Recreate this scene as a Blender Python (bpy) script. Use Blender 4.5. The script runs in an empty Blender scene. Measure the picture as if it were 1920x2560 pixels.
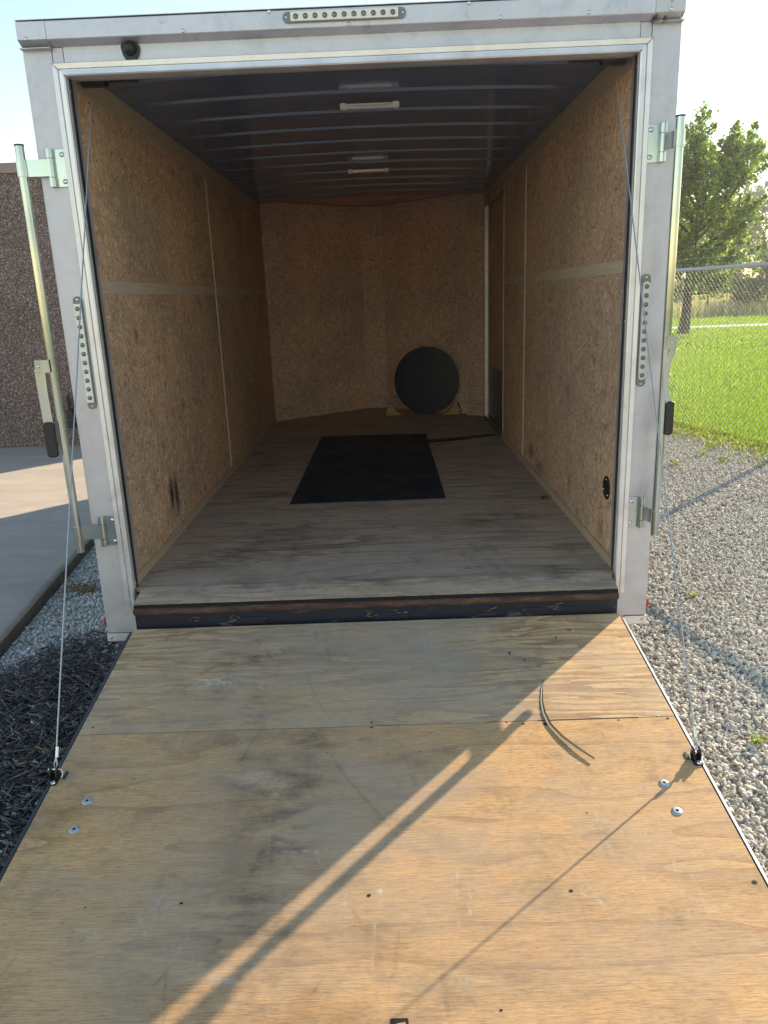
import bpy, bmesh, math, random
import numpy as np
from mathutils import Vector, Matrix

random.seed(7); RNG = np.random.default_rng(11)
G = -0.53                      # gravel level (trailer floor is z = 0)
SC = bpy.context.scene; COL = SC.collection
# ------------------------------------------------------------------ camera
def camera():
    yaw, pitch, roll = -0.0137, -0.2766, -0.0393
    cy, sy, cp, sp, cr, sr = math.cos(yaw), math.sin(yaw), math.cos(pitch), math.sin(pitch), math.cos(roll), math.sin(roll)
    fwd = Vector((sy*cp, cy*cp, sp)); right = Vector((cy, -sy, 0)); up = right.cross(fwd)
    R = cr*right + sr*up; U = -sr*right + cr*up
    cam = bpy.data.cameras.new('camera'); o = bpy.data.objects.new('camera', cam); COL.objects.link(o)
    m = Matrix((R, U, -fwd)).transposed().to_4x4(); m.translation = Vector((0.087, -3.3323, 1.26)); o.matrix_world = m
    cam.sensor_fit = 'AUTO'; cam.sensor_width = 36; cam.lens = 36*1915.25/2560
    cam.shift_x = 10.2/2560; cam.shift_y = 5.9/2560
    cam.clip_start = 0.05; cam.clip_end = 2000
    SC.camera = o
camera()
# ------------------------------------------------------------------ light
SUN_EL = math.radians(23.5); SUN_AZ = math.radians(43.2)       # azimuth from +Y towards +X
w = bpy.data.worlds.new('World'); SC.world = w; w.use_nodes = True
nt = w.node_tree; sky = nt.nodes.new('ShaderNodeTexSky'); sky.sky_type = 'NISHITA'; sky.sun_disc = False
sky.sun_elevation = SUN_EL; sky.sun_rotation = SUN_AZ; sky.air_density = 1.6; sky.dust_density = 0.0; sky.ozone_density = 1.0
nt.links.new(sky.outputs[0], nt.nodes['Background'].inputs[0]); nt.nodes['Background'].inputs[1].default_value = 0.084
sl = bpy.data.lights.new('sun', 'SUN'); sl.energy = 3.1; sl.angle = math.radians(0.5); sl.color = (1, .83, .58)
so = bpy.data.objects.new('sun', sl); COL.objects.link(so)
Ld = Vector((math.sin(SUN_AZ)*math.cos(SUN_EL), math.cos(SUN_AZ)*math.cos(SUN_EL), math.sin(SUN_EL)))
so.rotation_euler = Ld.to_track_quat('Z', 'Y').to_euler(); so.location = (8, 10, 12)
vs = SC.view_settings; vs.view_transform = 'Standard'; vs.look = 'None'; vs.gamma = 1; vs.exposure = 1.5; vs.use_curve_mapping = False
SC.cycles.max_bounces = 14; SC.cycles.diffuse_bounces = 10; SC.cycles.glossy_bounces = 4
SC.cycles.caustics_reflective = False; SC.cycles.caustics_refractive = False
SC.cycles.use_denoising = True

# ------------------------------------------------------------------ material helpers
class N:
    """tiny wrapper for building node materials"""
    def __init__(s, name):
        s.m = bpy.data.materials.new(name); s.m.use_nodes = True; s.t = s.m.node_tree
        s.b = s.t.nodes['Principled BSDF']; s.out = s.t.nodes['Material Output']
    def new(s, t, **k):
        n = s.t.nodes.new(t)
        for a, v in k.items(): setattr(n, a, v)
        return n
    def put(s, sock, v):
        if isinstance(v, bpy.types.NodeSocket): s.t.links.new(v, sock)
        elif v is not None:
            if isinstance(v, (tuple, list)) and len(v) == 3 and sock.type == 'RGBA': v = (*v, 1)
            sock.default_value = v
    def obj(s): return s.new('ShaderNodeTexCoord').outputs['Object']
    def mul(s, v, k):
        n = s.new('ShaderNodeVectorMath', operation='MULTIPLY'); s.put(n.inputs[0], v); s.put(n.inputs[1], k); return n.outputs[0]
    def vadd(s, v, k):
        n = s.new('ShaderNodeVectorMath', operation='ADD'); s.put(n.inputs[0], v); s.put(n.inputs[1], k); return n.outputs[0]
    def noise(s, v, sc=1, det=3, ro=.5, dist=0, out=0):
        n = s.new('ShaderNodeTexNoise'); s.put(n.inputs['Vector'], v); n.inputs['Scale'].default_value = sc
        n.inputs['Detail'].default_value = det; n.inputs['Roughness'].default_value = ro; n.inputs['Distortion'].default_value = dist
        return n.outputs[out]
    def vor(s, v, sc=1, feat='F1', out=0, rnd=1):
        n = s.new('ShaderNodeTexVoronoi', feature=feat); s.put(n.inputs['Vector'], v); n.inputs['Scale'].default_value = sc
        n.inputs['Randomness'].default_value = rnd; return n.outputs[out]
    def math(s, op, a, b=None, c=None, clamp=False):
        n = s.new('ShaderNodeMath', operation=op, use_clamp=clamp); s.put(n.inputs[0], a); s.put(n.inputs[1], b)
        if c is not None: s.put(n.inputs[2], c)
        return n.outputs[0]
    def ramp(s, f, stops, interp='LINEAR'):
        n = s.new('ShaderNodeValToRGB'); s.put(n.inputs[0], f); e = n.color_ramp.elements; n.color_ramp.interpolation = interp
        while len(e) < len(stops): e.new(.5)
        for i, (p, c) in enumerate(stops):
            e[i].position = p; e[i].color = (c, c, c, 1) if isinstance(c, (int, float)) else (*c, 1)
        return n.outputs[0]
    def mix(s, f, a, b, mode='MIX'):
        n = s.new('ShaderNodeMix', data_type='RGBA', blend_type=mode); s.put(n.inputs[0], f); s.put(n.inputs[6], a); s.put(n.inputs[7], b)
        return n.outputs[2]
    def range(s, f, a, b, c=0., d=1.):
        n = s.new('ShaderNodeMapRange'); s.put(n.inputs[0], f)
        for i, v in enumerate((a, b, c, d)): n.inputs[i+1].default_value = v
        return n.outputs[0]
    def attr(s, name, out=0): return s.new('ShaderNodeAttribute', attribute_name=name).outputs[out]
    def rnd(s): return s.new('ShaderNodeNewGeometry').outputs['Random Per Island']
    def bump(s, h, st=.3, d=.01):
        n = s.new('ShaderNodeBump'); n.inputs['Strength'].default_value = st; n.inputs['Distance'].default_value = d
        s.put(n.inputs['Height'], h); s.put(s.b.inputs['Normal'], n.outputs[0])
    def set(s, col=None, rough=None, metal=None, spec=None, **k):
        s.put(s.b.inputs['Base Color'], col); s.put(s.b.inputs['Roughness'], rough); s.put(s.b.inputs['Metallic'], metal)
        s.put(s.b.inputs['Specular IOR Level'], spec)
        for a, v in k.items(): s.put(s.b.inputs[a], v)
        return s.m
    def leaf(s, col, trans=.5, rough=.5):
        s.set(col, rough); tr = s.new('ShaderNodeBsdfTranslucent'); s.put(tr.inputs[0], col)
        mx = s.new('ShaderNodeMixShader'); mx.inputs[0].default_value = trans
        s.t.links.new(s.b.outputs[0], mx.inputs[1]); s.t.links.new(tr.outputs[0], mx.inputs[2]); s.t.links.new(mx.outputs[0], s.out.inputs[0])
        return s.m

def plywood(name, pale, brown, grey, greyamt, seed, patch=1.0, lines=.5, rough=.72):
    """rotary cut veneer: grain along X, ragged pale / brown patches and a few thin growth lines"""
    n = N(name); P = n.vadd(n.obj(), (seed, seed*.7, 0))
    warp = n.mul(n.noise(n.mul(P, (1.3, 2.6, 1)), 1, 2, out=1), (.5, .16, 0)); Q = n.vadd(P, warp)
    rag = n.mul(n.noise(n.mul(P, (5, 34, 1)), 1, 4, .65, out=1), (.30, .012, 0)); Qr = n.vadd(Q, rag)
    n1 = n.noise(n.mul(Qr, (1.1, 9.5, 1)), 1, 2, .4)
    saw = n.math('FRACT', n.math('MULTIPLY', n1, 7.0))
    band = n.ramp(saw, [(0, .1), (.03, .95), (.45, .70), (.93, .30), (1, .1)])
    reg = n.ramp(n.noise(n.mul(P, (.9, 2.2, 1)), 1, 2), [(.36, .15), (.60, 1)])
    f = n.math('ADD', .62, n.math('MULTIPLY', n.math('SUBTRACT', band, .6), n.math('MULTIPLY', reg, patch)), clamp=True)
    col = n.mix(f, brown, pale)
    n2 = n.noise(n.mul(Q, (.55, 3.4, 1)), 1, 2, .4); s2 = n.math('FRACT', n.math('MULTIPLY', n2, 5.0))
    ln = n.ramp(s2, [(0, 0), (.78, .12), (.93, .75), (.97, 1), (.985, 0)])
    col = n.mix(n.math('MULTIPLY', ln, lines), col, tuple(c*.50 for c in brown))
    st = n.noise(n.mul(P, (9, 230, 1)), 1, 3, .6)
    col = n.mix(1, col, n.ramp(st, [(.30, .72), (.5, .98), (.70, 1.12)]), 'MULTIPLY')
    fine = n.noise(n.mul(P, (30, 520, 1)), 1, 3, .65)
    col = n.mix(1, col, n.ramp(fine, [(.34, .50), (.47, .96), (.7, 1.12)]), 'MULTIPLY')
    blot = n.noise(n.mul(P, (4.2, 6, 1)), 1, 8, .74, .3)
    col = n.mix(1, col, n.ramp(blot, [(.34, (.60, .62, .66)), (.47, (.93, .94, .95)), (.66, (1.10, 1.06, 1.02))]), 'MULTIPLY')
    pore = n.noise(n.mul(P, (40, 700, 1)), 1, 2, .6)
    col = n.mix(n.ramp(pore, [(.60, 0), (.72, .45)]), col, (.13, .09, .06))
    # weathering
    gm = n.noise(n.mul(P, (1.6, 2.6, 1)), 1, 7, .72, .4)
    gm = n.range(gm, .40, .62, 0, 1)
    gmask = n.math('MULTIPLY', n.math('ADD', gm, n.attr('wear', 0), clamp=True), greyamt, clamp=True)
    sepr = n.new('ShaderNodeSeparateColor'); n.t.links.new(n.attr('marks', 0), sepr.inputs[0])
    greyf = n.math('MULTIPLY_ADD', gm, greyamt*.55, n.math('MULTIPLY', sepr.outputs[2], .55), clamp=True)
    gcol = n.mix(1, grey, n.ramp(st, [(.3, .85), (.7, 1.1)]), 'MULTIPLY')
    col = n.mix(greyf, col, gcol)
    # grime blotches with ragged edges
    gr = n.noise(n.mul(P, (5, 11, 1)), 1, 6, .7)
    dirt = n.math('MULTIPLY', n.math('MULTIPLY', sepr.outputs[0], .62), n.range(gr, .40, .60, .05, 1), clamp=True)
    col = n.mix(dirt, col, (.05, .045, .042))
    spk = n.noise(P, 42, 3, .7)
    light = n.math('MULTIPLY', sepr.outputs[1], n.range(spk, .45, .6, 0, 1), clamp=True)
    col = n.mix(light, col, (.62, .60, .54))
    dots = n.ramp(n.vor(P, 24), [(.0, 1), (.035, .9), (.05, 0)])
    dsel = n.ramp(n.noise(P, 6, 1), [(.60, 0), (.66, .7)])
    col = n.mix(n.math('MULTIPLY', dots, dsel), col, (.05, .045, .04))
    n.bump(n.math('ADD', st, n.math('MULTIPLY', pore, -.6)), .25, .002)
    n.put(n.b.inputs['Base Color'], col); n.b.inputs['Roughness'].default_value = rough; n.b.inputs['Specular IOR Level'].default_value = .3
    return n.m

def osb(name, axes, dark=1.0, tint=(1, 1, 1)):
    """axes: multiplier that zeroes the thickness axis"""
    n = N(name); P = n.obj()
    def layer(sc, stretch, off):
        v = n.vadd(P, off); cell = n.new('ShaderNodeTexVoronoi', feature='F1'); cell.distance = 'MINKOWSKI'
        d = n.mul(n.noise(v, 14, 2, out=1), (.05, .05, .05))
        n.put(cell.inputs['Vector'], n.vadd(v, d)); cell.inputs['Scale'].default_value = sc
        sp = n.new('ShaderNodeSeparateColor'); n.t.links.new(cell.outputs['Color'], sp.inputs[0])
        rot = n.new('ShaderNodeVectorRotate', rotation_type='AXIS_ANGLE'); rot.inputs['Axis'].default_value = axes
        n.put(rot.inputs['Vector'], v); n.put(rot.inputs['Angle'], n.math('MULTIPLY', sp.outputs[0], 6.28))
        st = n.noise(n.mul(rot.outputs[0], stretch), 1, 4, .6)
        return st, sp.outputs[1], cell.outputs['Distance']
    S = (12, 95, 22) if axes[2] else ((22, 12, 95) if axes[0] else (12, 22, 95))
    s1, r1, d1 = layer(17, S, (0, 0, 0)); s2, r2, d2 = layer(27, S, (3.1, 1.7, 2.2))
    sel = n.math('GREATER_THAN', n.noise(P, 20, 3), .5)
    st = n.math('MULTIPLY_ADD', n.math('SUBTRACT', s2, s1), sel, s1); r = n.math('MULTIPLY_ADD', n.math('SUBTRACT', r2, r1), sel, r1)
    col = n.ramp(st, [(.31, (.26*dark, .155*dark, .08*dark)), (.42, (.60*dark, .40*dark, .235*dark)), (.56, (.74*dark, .51*dark, .31*dark)), (.68, (.90*dark, .70*dark, .48*dark))])
    col = n.mix(1, col, n.ramp(r, [(0, .80), (1, 1.10)]), 'MULTIPLY')
    big = n.noise(P, 1.3, 3)
    col = n.mix(1, col, n.ramp(big, [(.32, (.78, .80, .86)), (.66, (1.12, 1.05, .98))]), 'MULTIPLY')
    chip = n.noise(n.mul(P, (1.3, .8, .8)), 60, 3, .6, 1.2)
    col = n.mix(n.ramp(chip, [(.30, .85), (.36, 0)]), col, (.07, .04, .02))
    fib = n.noise(P, 90, 2, .6, 2.5)
    col = n.mix(n.ramp(fib, [(.66, 0), (.74, .5)]), col, (.80*dark, .64*dark, .44*dark))
    sp = n.new('ShaderNodeSeparateColor'); n.t.links.new(n.attr('marks', 0), sp.inputs[0])
    g = n.noise(n.mul(P, (60, 60, 9)), 1, 4, .7)
    col = n.mix(n.math('MULTIPLY', sp.outputs[0], n.range(g, .36, .46, 0, 1), clamp=True), col, (.02, .025, .03))
    col = n.mix(n.math('MULTIPLY', sp.outputs[1], n.range(g, .42, .55, 0, .7), clamp=True), col, (.62, .6, .55))
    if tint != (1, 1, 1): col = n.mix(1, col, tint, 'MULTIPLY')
    n.bump(st, .35, .003)
    n.put(n.b.inputs['Base Color'], col); n.b.inputs['Roughness'].default_value = .75; n.b.inputs['Specular IOR Level'].default_value = .25
    return n.m

def aluminium(name, col=(.70, .70, .72), rough=.42, metal=.75, stretch=(60, 60, 1.2), smudge=.5):
    n = N(name); P = n.obj()
    br = n.noise(n.mul(P, stretch), 4, 4, .6); sm = n.noise(P, 5, 5, .65, .6)
    c = n.mix(1, col, n.ramp(sm, [(.32, .80), (.5, .97), (.66, 1.06)]), 'MULTIPLY')
    c = n.mix(n.math('MULTIPLY', n.ramp(n.noise(P, 17, 5, .7, 1), [(.60, 0), (.72, .7)]), smudge), c, tuple(x*.55 for x in col))
    r = n.math('ADD', n.range(sm, .3, .7, rough-.06, rough+.10), n.range(br, .3, .7, -.05, .05))
    n.bump(br, .06, .001)
    return n.set(c, r, metal)

M = {}
M['ramp'] = plywood('ramp_plywood', (.88, .57, .29), (.46, .245, .12), (.48, .37, .275), 1.0, 3.3, 2.3, .4)
M['ramp2'] = plywood('ramp_plywood_b', (.86, .515, .235), (.56, .295, .125), (.49, .355, .25), .95, 9.1, .32, .5)
M['floor'] = plywood('floor_plywood', (.74, .55, .40), (.34, .22, .145), (.46, .39, .33), 1.0, 17.7, 1.15, .8)
M['osb'] = osb('osb_side', (1, 0, 0), 1.0, (.99, .98, 1.12))
M['osbn'] = osb('osb_nose_glare', (0, 1, 0), 1.0, (1.10, 1.14, 1.48))  # tint lifts and cools the nose colour, standing in for glare
n = N('bare_ply'); P = n.obj()
M['ply'] = n.set(n.mix(1, (.60, .49, .38), n.ramp(n.noise(n.mul(P, (40, 3, 60)), 2, 4), [(.3, .85), (.7, 1.1)]), 'MULTIPLY'), .7)
n = N('bare_ply_dark'); P = n.obj()
M['ply2'] = n.set(n.mix(1, (.54, .41, .29), n.ramp(n.noise(n.mul(P, (40, 3, 60)), 2, 4), [(.3, .85), (.7, 1.1)]), 'MULTIPLY'), .7)
M['al'] = aluminium('mill_aluminium', (.61, .60, .68), .44, .6)
M['alh'] = aluminium('mill_aluminium_header', (.64, .64, .72), .42, .6, (1.2, 60, 60), .8)
M['trim'] = aluminium('extruded_trim', (.80, .79, .84), .36, .6, (50, 50, 1.0), .25)
n = N('stained_aluminium'); P = n.obj()
drip = n.noise(n.mul(P, (26, 26, 6)), 1, 5, .7, .4)
M['albad'] = n.set(n.mix(n.ramp(drip, [(.52, 0), (.58, .85)]), (.60, .60, .65), (.12, .07, .06)), .5, .5)
n = N('zinc'); P = n.obj()
zc = n.ramp(n.noise(P, 4, 2), [(.3, (.36, .43, .47)), (.5, (.50, .54, .53)), (.7, (.47, .54, .59))])
M['zinc'] = n.set(zc, n.range(n.noise(n.mul(P, (1, 1, .2)), 14, 3), .3, .7, .13, .24), 1.0)
M['chrome'] = N('bright_zinc').set((.72, .74, .76), .2, 1.0)
n = N('grip_rubber'); M['rubber'] = n.set((.022, .022, .024), n.range(n.noise(n.obj(), 60, 2), .3, .7, .45, .6))
M['black'] = N('black_plastic').set((.012, .012, .014), .38)
n = N('mat_rubber'); P = n.obj()
c = n.mix(n.ramp(n.noise(P, 5, 7, .75), [(.50, 0), (.72, .55)]), (.009, .017, .032), (.07, .078, .085))
c = n.mix(n.math('MULTIPLY', n.ramp(n.vor(P, 14), [(0, 1), (.03, .8), (.045, 0)]), n.ramp(n.noise(P, 4, 1), [(.55, 0), (.62, .8)])), c, (.5, .5, .48))
M['mat'] = n.set(c, n.range(n.noise(P, 3, 4), .3, .7, .5, .75), spec=.3); n.bump(n.noise(P, 150, 2), .2, .002)
n = N('ceiling_metal'); P = n.obj()
M['ceil'] = n.set(n.ramp(n.noise(n.mul(P, (1, 4, 1)), 3, 4), [(.3, (.07, .115, .21)), (.7, (.09, .14, .25))]), .15, 0, .42)
M['white'] = N('white_plastic').set((.85, .84, .80), .3)
M['lens'] = N('clear_lens').set((.62, .64, .64), .12, 0, .6, **{'Coat Weight': .6})
M['lensdark'] = N('led_well').set((.22, .23, .23), .18, .6)
M['bezel'] = N('grey_bezel').set((.22, .23, .23), .4)
M['gap'] = N('dark_gap').set((.006, .006, .007), .8)
n = N('rusty_steel'); P = n.obj()
M['rust'] = n.set(n.ramp(n.noise(n.mul(P, (2, 8, 8)), 5, 6, .7), [(.3, (.03, .025, .028)), (.5, (.10, .05, .035)), (.72, (.20, .12, .085))]), .7, .1); n.bump(n.noise(P, 60, 4), .3, .002)
n = N('blue_black_steel'); P = n.obj()
c = n.mix(n.ramp(n.noise(n.mul(P, (4, 20, 20)), 1, 5, .7), [(.58, 0), (.66, .7)]), (.018, .022, .038), (.22, .21, .20))
M['steel'] = n.set(c, .42, .2)
M['red'] = N('red_lens').set((.75, .02, .015), .2)
n = N('cable'); M['cable'] = n.set((.42, .44, .47), .38, .7)
n = N('aggregate'); P = n.obj()
cell = n.vor(P, 105, out=1); d = n.vor(P, 105)
sp = n.new('ShaderNodeSeparateColor'); n.t.links.new(cell, sp.inputs[0])
c = n.ramp(sp.outputs[0], [(0, (.11, .062, .052)), (.35, (.22, .135, .115)), (.62, (.34, .22, .185)), (.84, (.29, .23, .215)), (.93, (.58, .50, .46)), (1, (.75, .68, .62))])
c = n.mix(n.ramp(d, [(.45, 0), (.75, .8)]), c, (.045, .035, .035))
c = n.mix(1, c, n.ramp(n.noise(P, 1.1, 4), [(.3, .8), (.7, 1.15)]), 'MULTIPLY')
M['agg'] = n.set(c, .8); n.bump(d, .6, -.01)
n = N('coping'); M['coping'] = n.set(n.mix(1, (.36, .27, .24), n.ramp(n.noise(n.mul(n.obj(), (.5, 1, 3)), 2, 4), [(.3, .85), (.7, 1.08)]), 'MULTIPLY'), .85)
n = N('slab'); P = n.obj()
c = n.mix(n.ramp(n.noise(n.mul(P, (1, 2.2, 1)), 1.6, 6, .65, .6), [(.3, 0), (.7, 1)]), (.40, .34, .29), (.54, .46, .39))
c = n.mix(n.ramp(n.noise(n.mul(P, (1.5, 6, 1)), 3, 5, .7, 1.5), [(.56, 0), (.68, .35)]), c, (.30, .26, .235))
c = n.mix(n.ramp(n.noise(P, 55, 2), [(.70, 0), (.74, .7)]), c, (.8, .8, .78))
M['slab'] = n.set(c, .8); n.bump(n.noise(P, 90, 4), .12, .003)
n = N('slab_side'); M['slabside'] = n.set(n.ramp(n.noise(n.obj(), 14, 5), [(.3, (.10, .095, .08)), (.7, (.20, .19, .16))]), .9)
n = N('gravel_bed'); P = n.obj(); cl = n.vor(P, 60, out=1); d = n.vor(P, 60)
sp = n.new('ShaderNodeSeparateColor'); n.t.links.new(cl, sp.inputs[0])
c = n.ramp(sp.outputs[0], [(0, (.42, .40, .37)), (.5, (.56, .53, .49)), (1, (.70, .67, .62))])
M['gbed'] = n.set(n.mix(n.ramp(d, [(.45, 0), (.75, .45)]), c, (.16, .15, .13)), .9); n.bump(d, .5, -.01)
def stone(name, tint):
    n = N(name); r = n.rnd()
    c = n.ramp(r, [(0, (.42, .40, .385)), (.3, (.62, .59, .55)), (.6, (.72, .69, .64)), (.82, (.78, .76, .73)), (.93, (.62, .50, .37)), (1, (.86, .84, .80))])
    c = n.mix(1, c, tint, 'MULTIPLY')
    c = n.mix(1, c, n.ramp(n.noise(n.obj(), 90, 4), [(.3, .8), (.7, 1.1)]), 'MULTIPLY')
    return n.set(c, .85)
M['stone'] = stone('stone', (1.1, 1.06, .99)); M['stone2'] = stone('stone_b', (1.15, 1.15, 1.15))
n = N('mulch'); M['mulch'] = n.set(n.ramp(n.rnd(), [(0, (.03, .026, .028)), (.5, (.085, .072, .074)), (.85, (.18, .15, .14)), (1, (.34, .28, .24))]), .7)
n = N('soil'); M['soil'] = n.set(n.ramp(n.noise(n.obj(), 40, 5), [(.3, (.012, .011, .012)), (.7, (.04, .035, .034))]), .9)
n = N('straw'); M['straw'] = n.set(n.ramp(n.rnd(), [(0, (.16, .09, .04)), (1, (.38, .26, .14))]), .7)
n = N('lawn_soil'); P = n.obj()
M['lawn'] = n.set(n.ramp(n.noise(P, 3, 6, .7), [(.3, (.10, .17, .015)), (.55, (.18, .27, .03)), (.75, (.26, .34, .06))]), .95, spec=.1); n.bump(n.noise(P, 60, 3), .8, .03)
n = N('grass_blade'); M['grass'] = n.leaf(n.ramp(n.rnd(), [(0, (.14, .26, .015)), (.5, (.30, .48, .03)), (.9, (.46, .60, .06)), (1, (.55, .55, .2))]), .62)
n = N('weed'); M['weed'] = n.leaf(n.ramp(n.rnd(), [(0, (.22, .36, .03)), (.8, (.48, .60, .08)), (.92, (.40, .20, .06)), (1, (.30, .14, .07))]), .55)
n = N('meadow_grass'); M['meadow'] = n.leaf(n.ramp(n.rnd(), [(0, (.24, .32, .07)), (.45, (.50, .48, .18)), (.8, (.70, .56, .30)), (1, (.66, .44, .28))]), .5)
n = N('terrain'); P = n.obj()
M['terrain'] = n.set(n.ramp(n.noise(P, .25, 6, .65), [(.3, (.07, .12, .025)), (.5, (.15, .19, .05)), (.7, (.27, .25, .10))]), .95, spec=.1)
n = N('leaf'); M['leaf'] = n.leaf(n.ramp(n.rnd(), [(0, (.08, .15, .02)), (.5, (.22, .34, .05)), (.85, (.42, .52, .08)), (1, (.58, .62, .16))]), .6)
n = N('leaf_far'); M['leaf2'] = n.leaf(n.ramp(n.rnd(), [(0, (.06, .11, .03)), (.6, (.14, .22, .05)), (1, (.26, .34, .09))]), .5)
n = N('bark'); P = n.obj(); M['bark'] = n.set(n.ramp(n.noise(n.mul(P, (14, 14, 3)), 1, 5), [(.3, (.03, .022, .018)), (.7, (.09, .07, .055))]), .9)
n = N('path_concrete'); M['path'] = n.set(n.ramp(n.noise(n.obj(), 3, 4), [(.3, (.45, .43, .40)), (.7, (.56, .54, .50))]), .85)
M['galv'] = N('galvanised').set((.50, .52, .54), .42, .6)
M['wire'] = N('galvanised_wire').set((.30, .31, .30), .45, .5)
M['tyre'] = N('tyre').set((.02, .02, .02), .8)
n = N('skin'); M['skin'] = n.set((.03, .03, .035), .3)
n = N('wedge_wood'); M['wedge'] = n.set(n.ramp(n.noise(n.mul(n.obj(), (4, 30, 30)), 1, 4), [(.3, (.40, .25, .10)), (.7, (.62, .43, .2))]), .65)
n = N('disc_cover'); P = n.obj(); M['disc'] = n.set(n.ramp(n.noise(P, 5, 5, .7), [(.3, (.009, .018, .030)), (.8, (.020, .032, .046))]), .55)
n = N('reed'); M['reed'] = n.set((.07, .065, .035), .6)
n = N('boulder'); M['boulder'] = n.set(n.ramp(n.noise(n.obj(), 2, 4), [(.3, (.10, .10, .11)), (.7, (.25, .24, .24))]), .9)

# ------------------------------------------------------------------ mesh helpers
def obj(name, me, mat=None, parent=None, loc=None):
    o = bpy.data.objects.new(name, me); COL.objects.link(o)
    if mat and not me.materials: me.materials.append(M[mat] if isinstance(mat, str) else mat)
    if parent: o.parent = parent
    if loc is not None: o.location = loc
    return o
def empty(name, loc, rz=0, parent=None):
    o = bpy.data.objects.new(name, None); COL.objects.link(o); o.location = loc; o.rotation_euler = (0, 0, rz); o.empty_display_size = .1
    if parent: o.parent = parent
    return o
def tag(o, label=None, cat=None, group=None, kind=None):
    for k, v in (('label', label), ('category', cat), ('group', group), ('kind', kind)):
        if v: o[k] = v
    return o
class MB:
    def __init__(s, off=(0, 0, 0)): s.v = []; s.f = []; s.off = Vector(off)
    def add(s, vs, fs):
        b = len(s.v); s.v += [tuple(Vector(v)-s.off) for v in vs]; s.f += [tuple(b+i for i in f) for f in fs]; return s
    def box(s, x0, x1, y0, y1, z0, z1):
        vs = [(x, y, z) for z in (z0, z1) for y in (y0, y1) for x in (x0, x1)]
        return s.add(vs, [(0, 2, 3, 1), (4, 5, 7, 6), (0, 1, 5, 4), (2, 6, 7, 3), (0, 4, 6, 2), (1, 3, 7, 5)])
    def tube(s, pts, r, seg=10, cap=True):
        pts = [Vector(p) for p in pts]; rs = r if isinstance(r, (list, tuple)) else [r]*len(pts); rings = []; prev = None
        for i, p in enumerate(pts):
            t = (pts[min(i+1, len(pts)-1)]-pts[max(i-1, 0)]).normalized()
            if prev is None: a = t.orthogonal().normalized()
            else: a = (prev-t*prev.dot(t)).normalized()
            prev = a; b = t.cross(a)
            rings.append([p+(a*math.cos(k*2*math.pi/seg)+b*math.sin(k*2*math.pi/seg))*rs[i] for k in range(seg)])
        vs = [v for rg in rings for v in rg]; fs = []
        for i in range(len(pts)-1):
            for k in range(seg): fs.append((i*seg+k, i*seg+(k+1) % seg, (i+1)*seg+(k+1) % seg, (i+1)*seg+k))
        if cap: fs.append(tuple(range(seg))[::-1]); fs.append(tuple((len(pts)-1)*seg+k for k in range(seg)))
        return s.add(vs, fs)
    def prism(s, poly, axis, a0, a1):
        """poly of 2D points extruded along axis ('x','y','z')"""
        def P(u, v, a): return (a, u, v) if axis == 'x' else ((u, a, v) if axis == 'y' else (u, v, a))
        n = len(poly); vs = [P(u, v, a0) for u, v in poly]+[P(u, v, a1) for u, v in poly]
        return s.add(vs, [tuple(range(n)), tuple(range(2*n-1, n-1, -1))]+[(i, i+n, (i+1) % n+n, (i+1) % n) for i in range(n)])
    def lathe(s, prof, c, axis, seg=24):
        """prof: (r, h) list; axis unit vector"""
        ax = Vector(axis).normalized(); a = ax.orthogonal().normalized(); b = ax.cross(a); c = Vector(c); vs = []; fs = []
        for r, h in prof:
            for k in range(seg): vs.append(c+ax*h+(a*math.cos(k*2*math.pi/seg)+b*math.sin(k*2*math.pi/seg))*max(r, 1e-5))
        for i in range(len(prof)-1):
            for k in range(seg): fs.append((i*seg+k, i*seg+(k+1) % seg, (i+1)*seg+(k+1) % seg, (i+1)*seg+k))
        return s.add(vs, fs)
    def mesh(s, name, smooth=False):
        me = bpy.data.meshes.new(name); me.from_pydata(s.v, [], s.f); me.update()
        bm = bmesh.new(); bm.from_mesh(me); bmesh.ops.recalc_face_normals(bm, faces=bm.faces); bm.to_mesh(me); bm.free()
        if smooth:
            me.polygons.foreach_set('use_smooth', [True]*len(me.polygons)); me.set_sharp_from_angle(angle=math.radians(40))
        return me
    def obj(s, name, mat, parent=None, loc=None, smooth=False, bevel=0):
        o = obj(name, s.mesh(name, smooth), mat, parent, loc)
        if bevel:
            b = o.modifiers.new('bevel', 'BEVEL'); b.width = bevel; b.segments = 2; b.limit_method = 'ANGLE'
        return o
def rrect(x0, x1, y0, y1, r, n=5):
    out = []
    for cx, cy, a0 in ((x1-r, y0+r, -90), (x1-r, y1-r, 0), (x0+r, y1-r, 90), (x0+r, y0+r, 180)):
        for k in range(n+1):
            a = math.radians(a0+90*k/n); out.append((cx+r*math.cos(a), cy+r*math.sin(a)))
    return out
def np_mesh(name, V, F, smooth=False):
    """V (n,3) float, F (m,k) int all same k"""
    me = bpy.data.meshes.new(name); n, k = F.shape
    me.vertices.add(len(V)); me.vertices.foreach_set('co', V.astype(np.float32).ravel())
    me.loops.add(n*k); me.loops.foreach_set('vertex_index', F.astype(np.int32).ravel())
    me.polygons.add(n); me.polygons.foreach_set('loop_start', np.arange(0, n*k, k, dtype=np.int32))
    if smooth: me.polygons.foreach_set('use_smooth', np.ones(n, dtype=bool))
    me.update(calc_edges=True); me.validate(); return me

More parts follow.
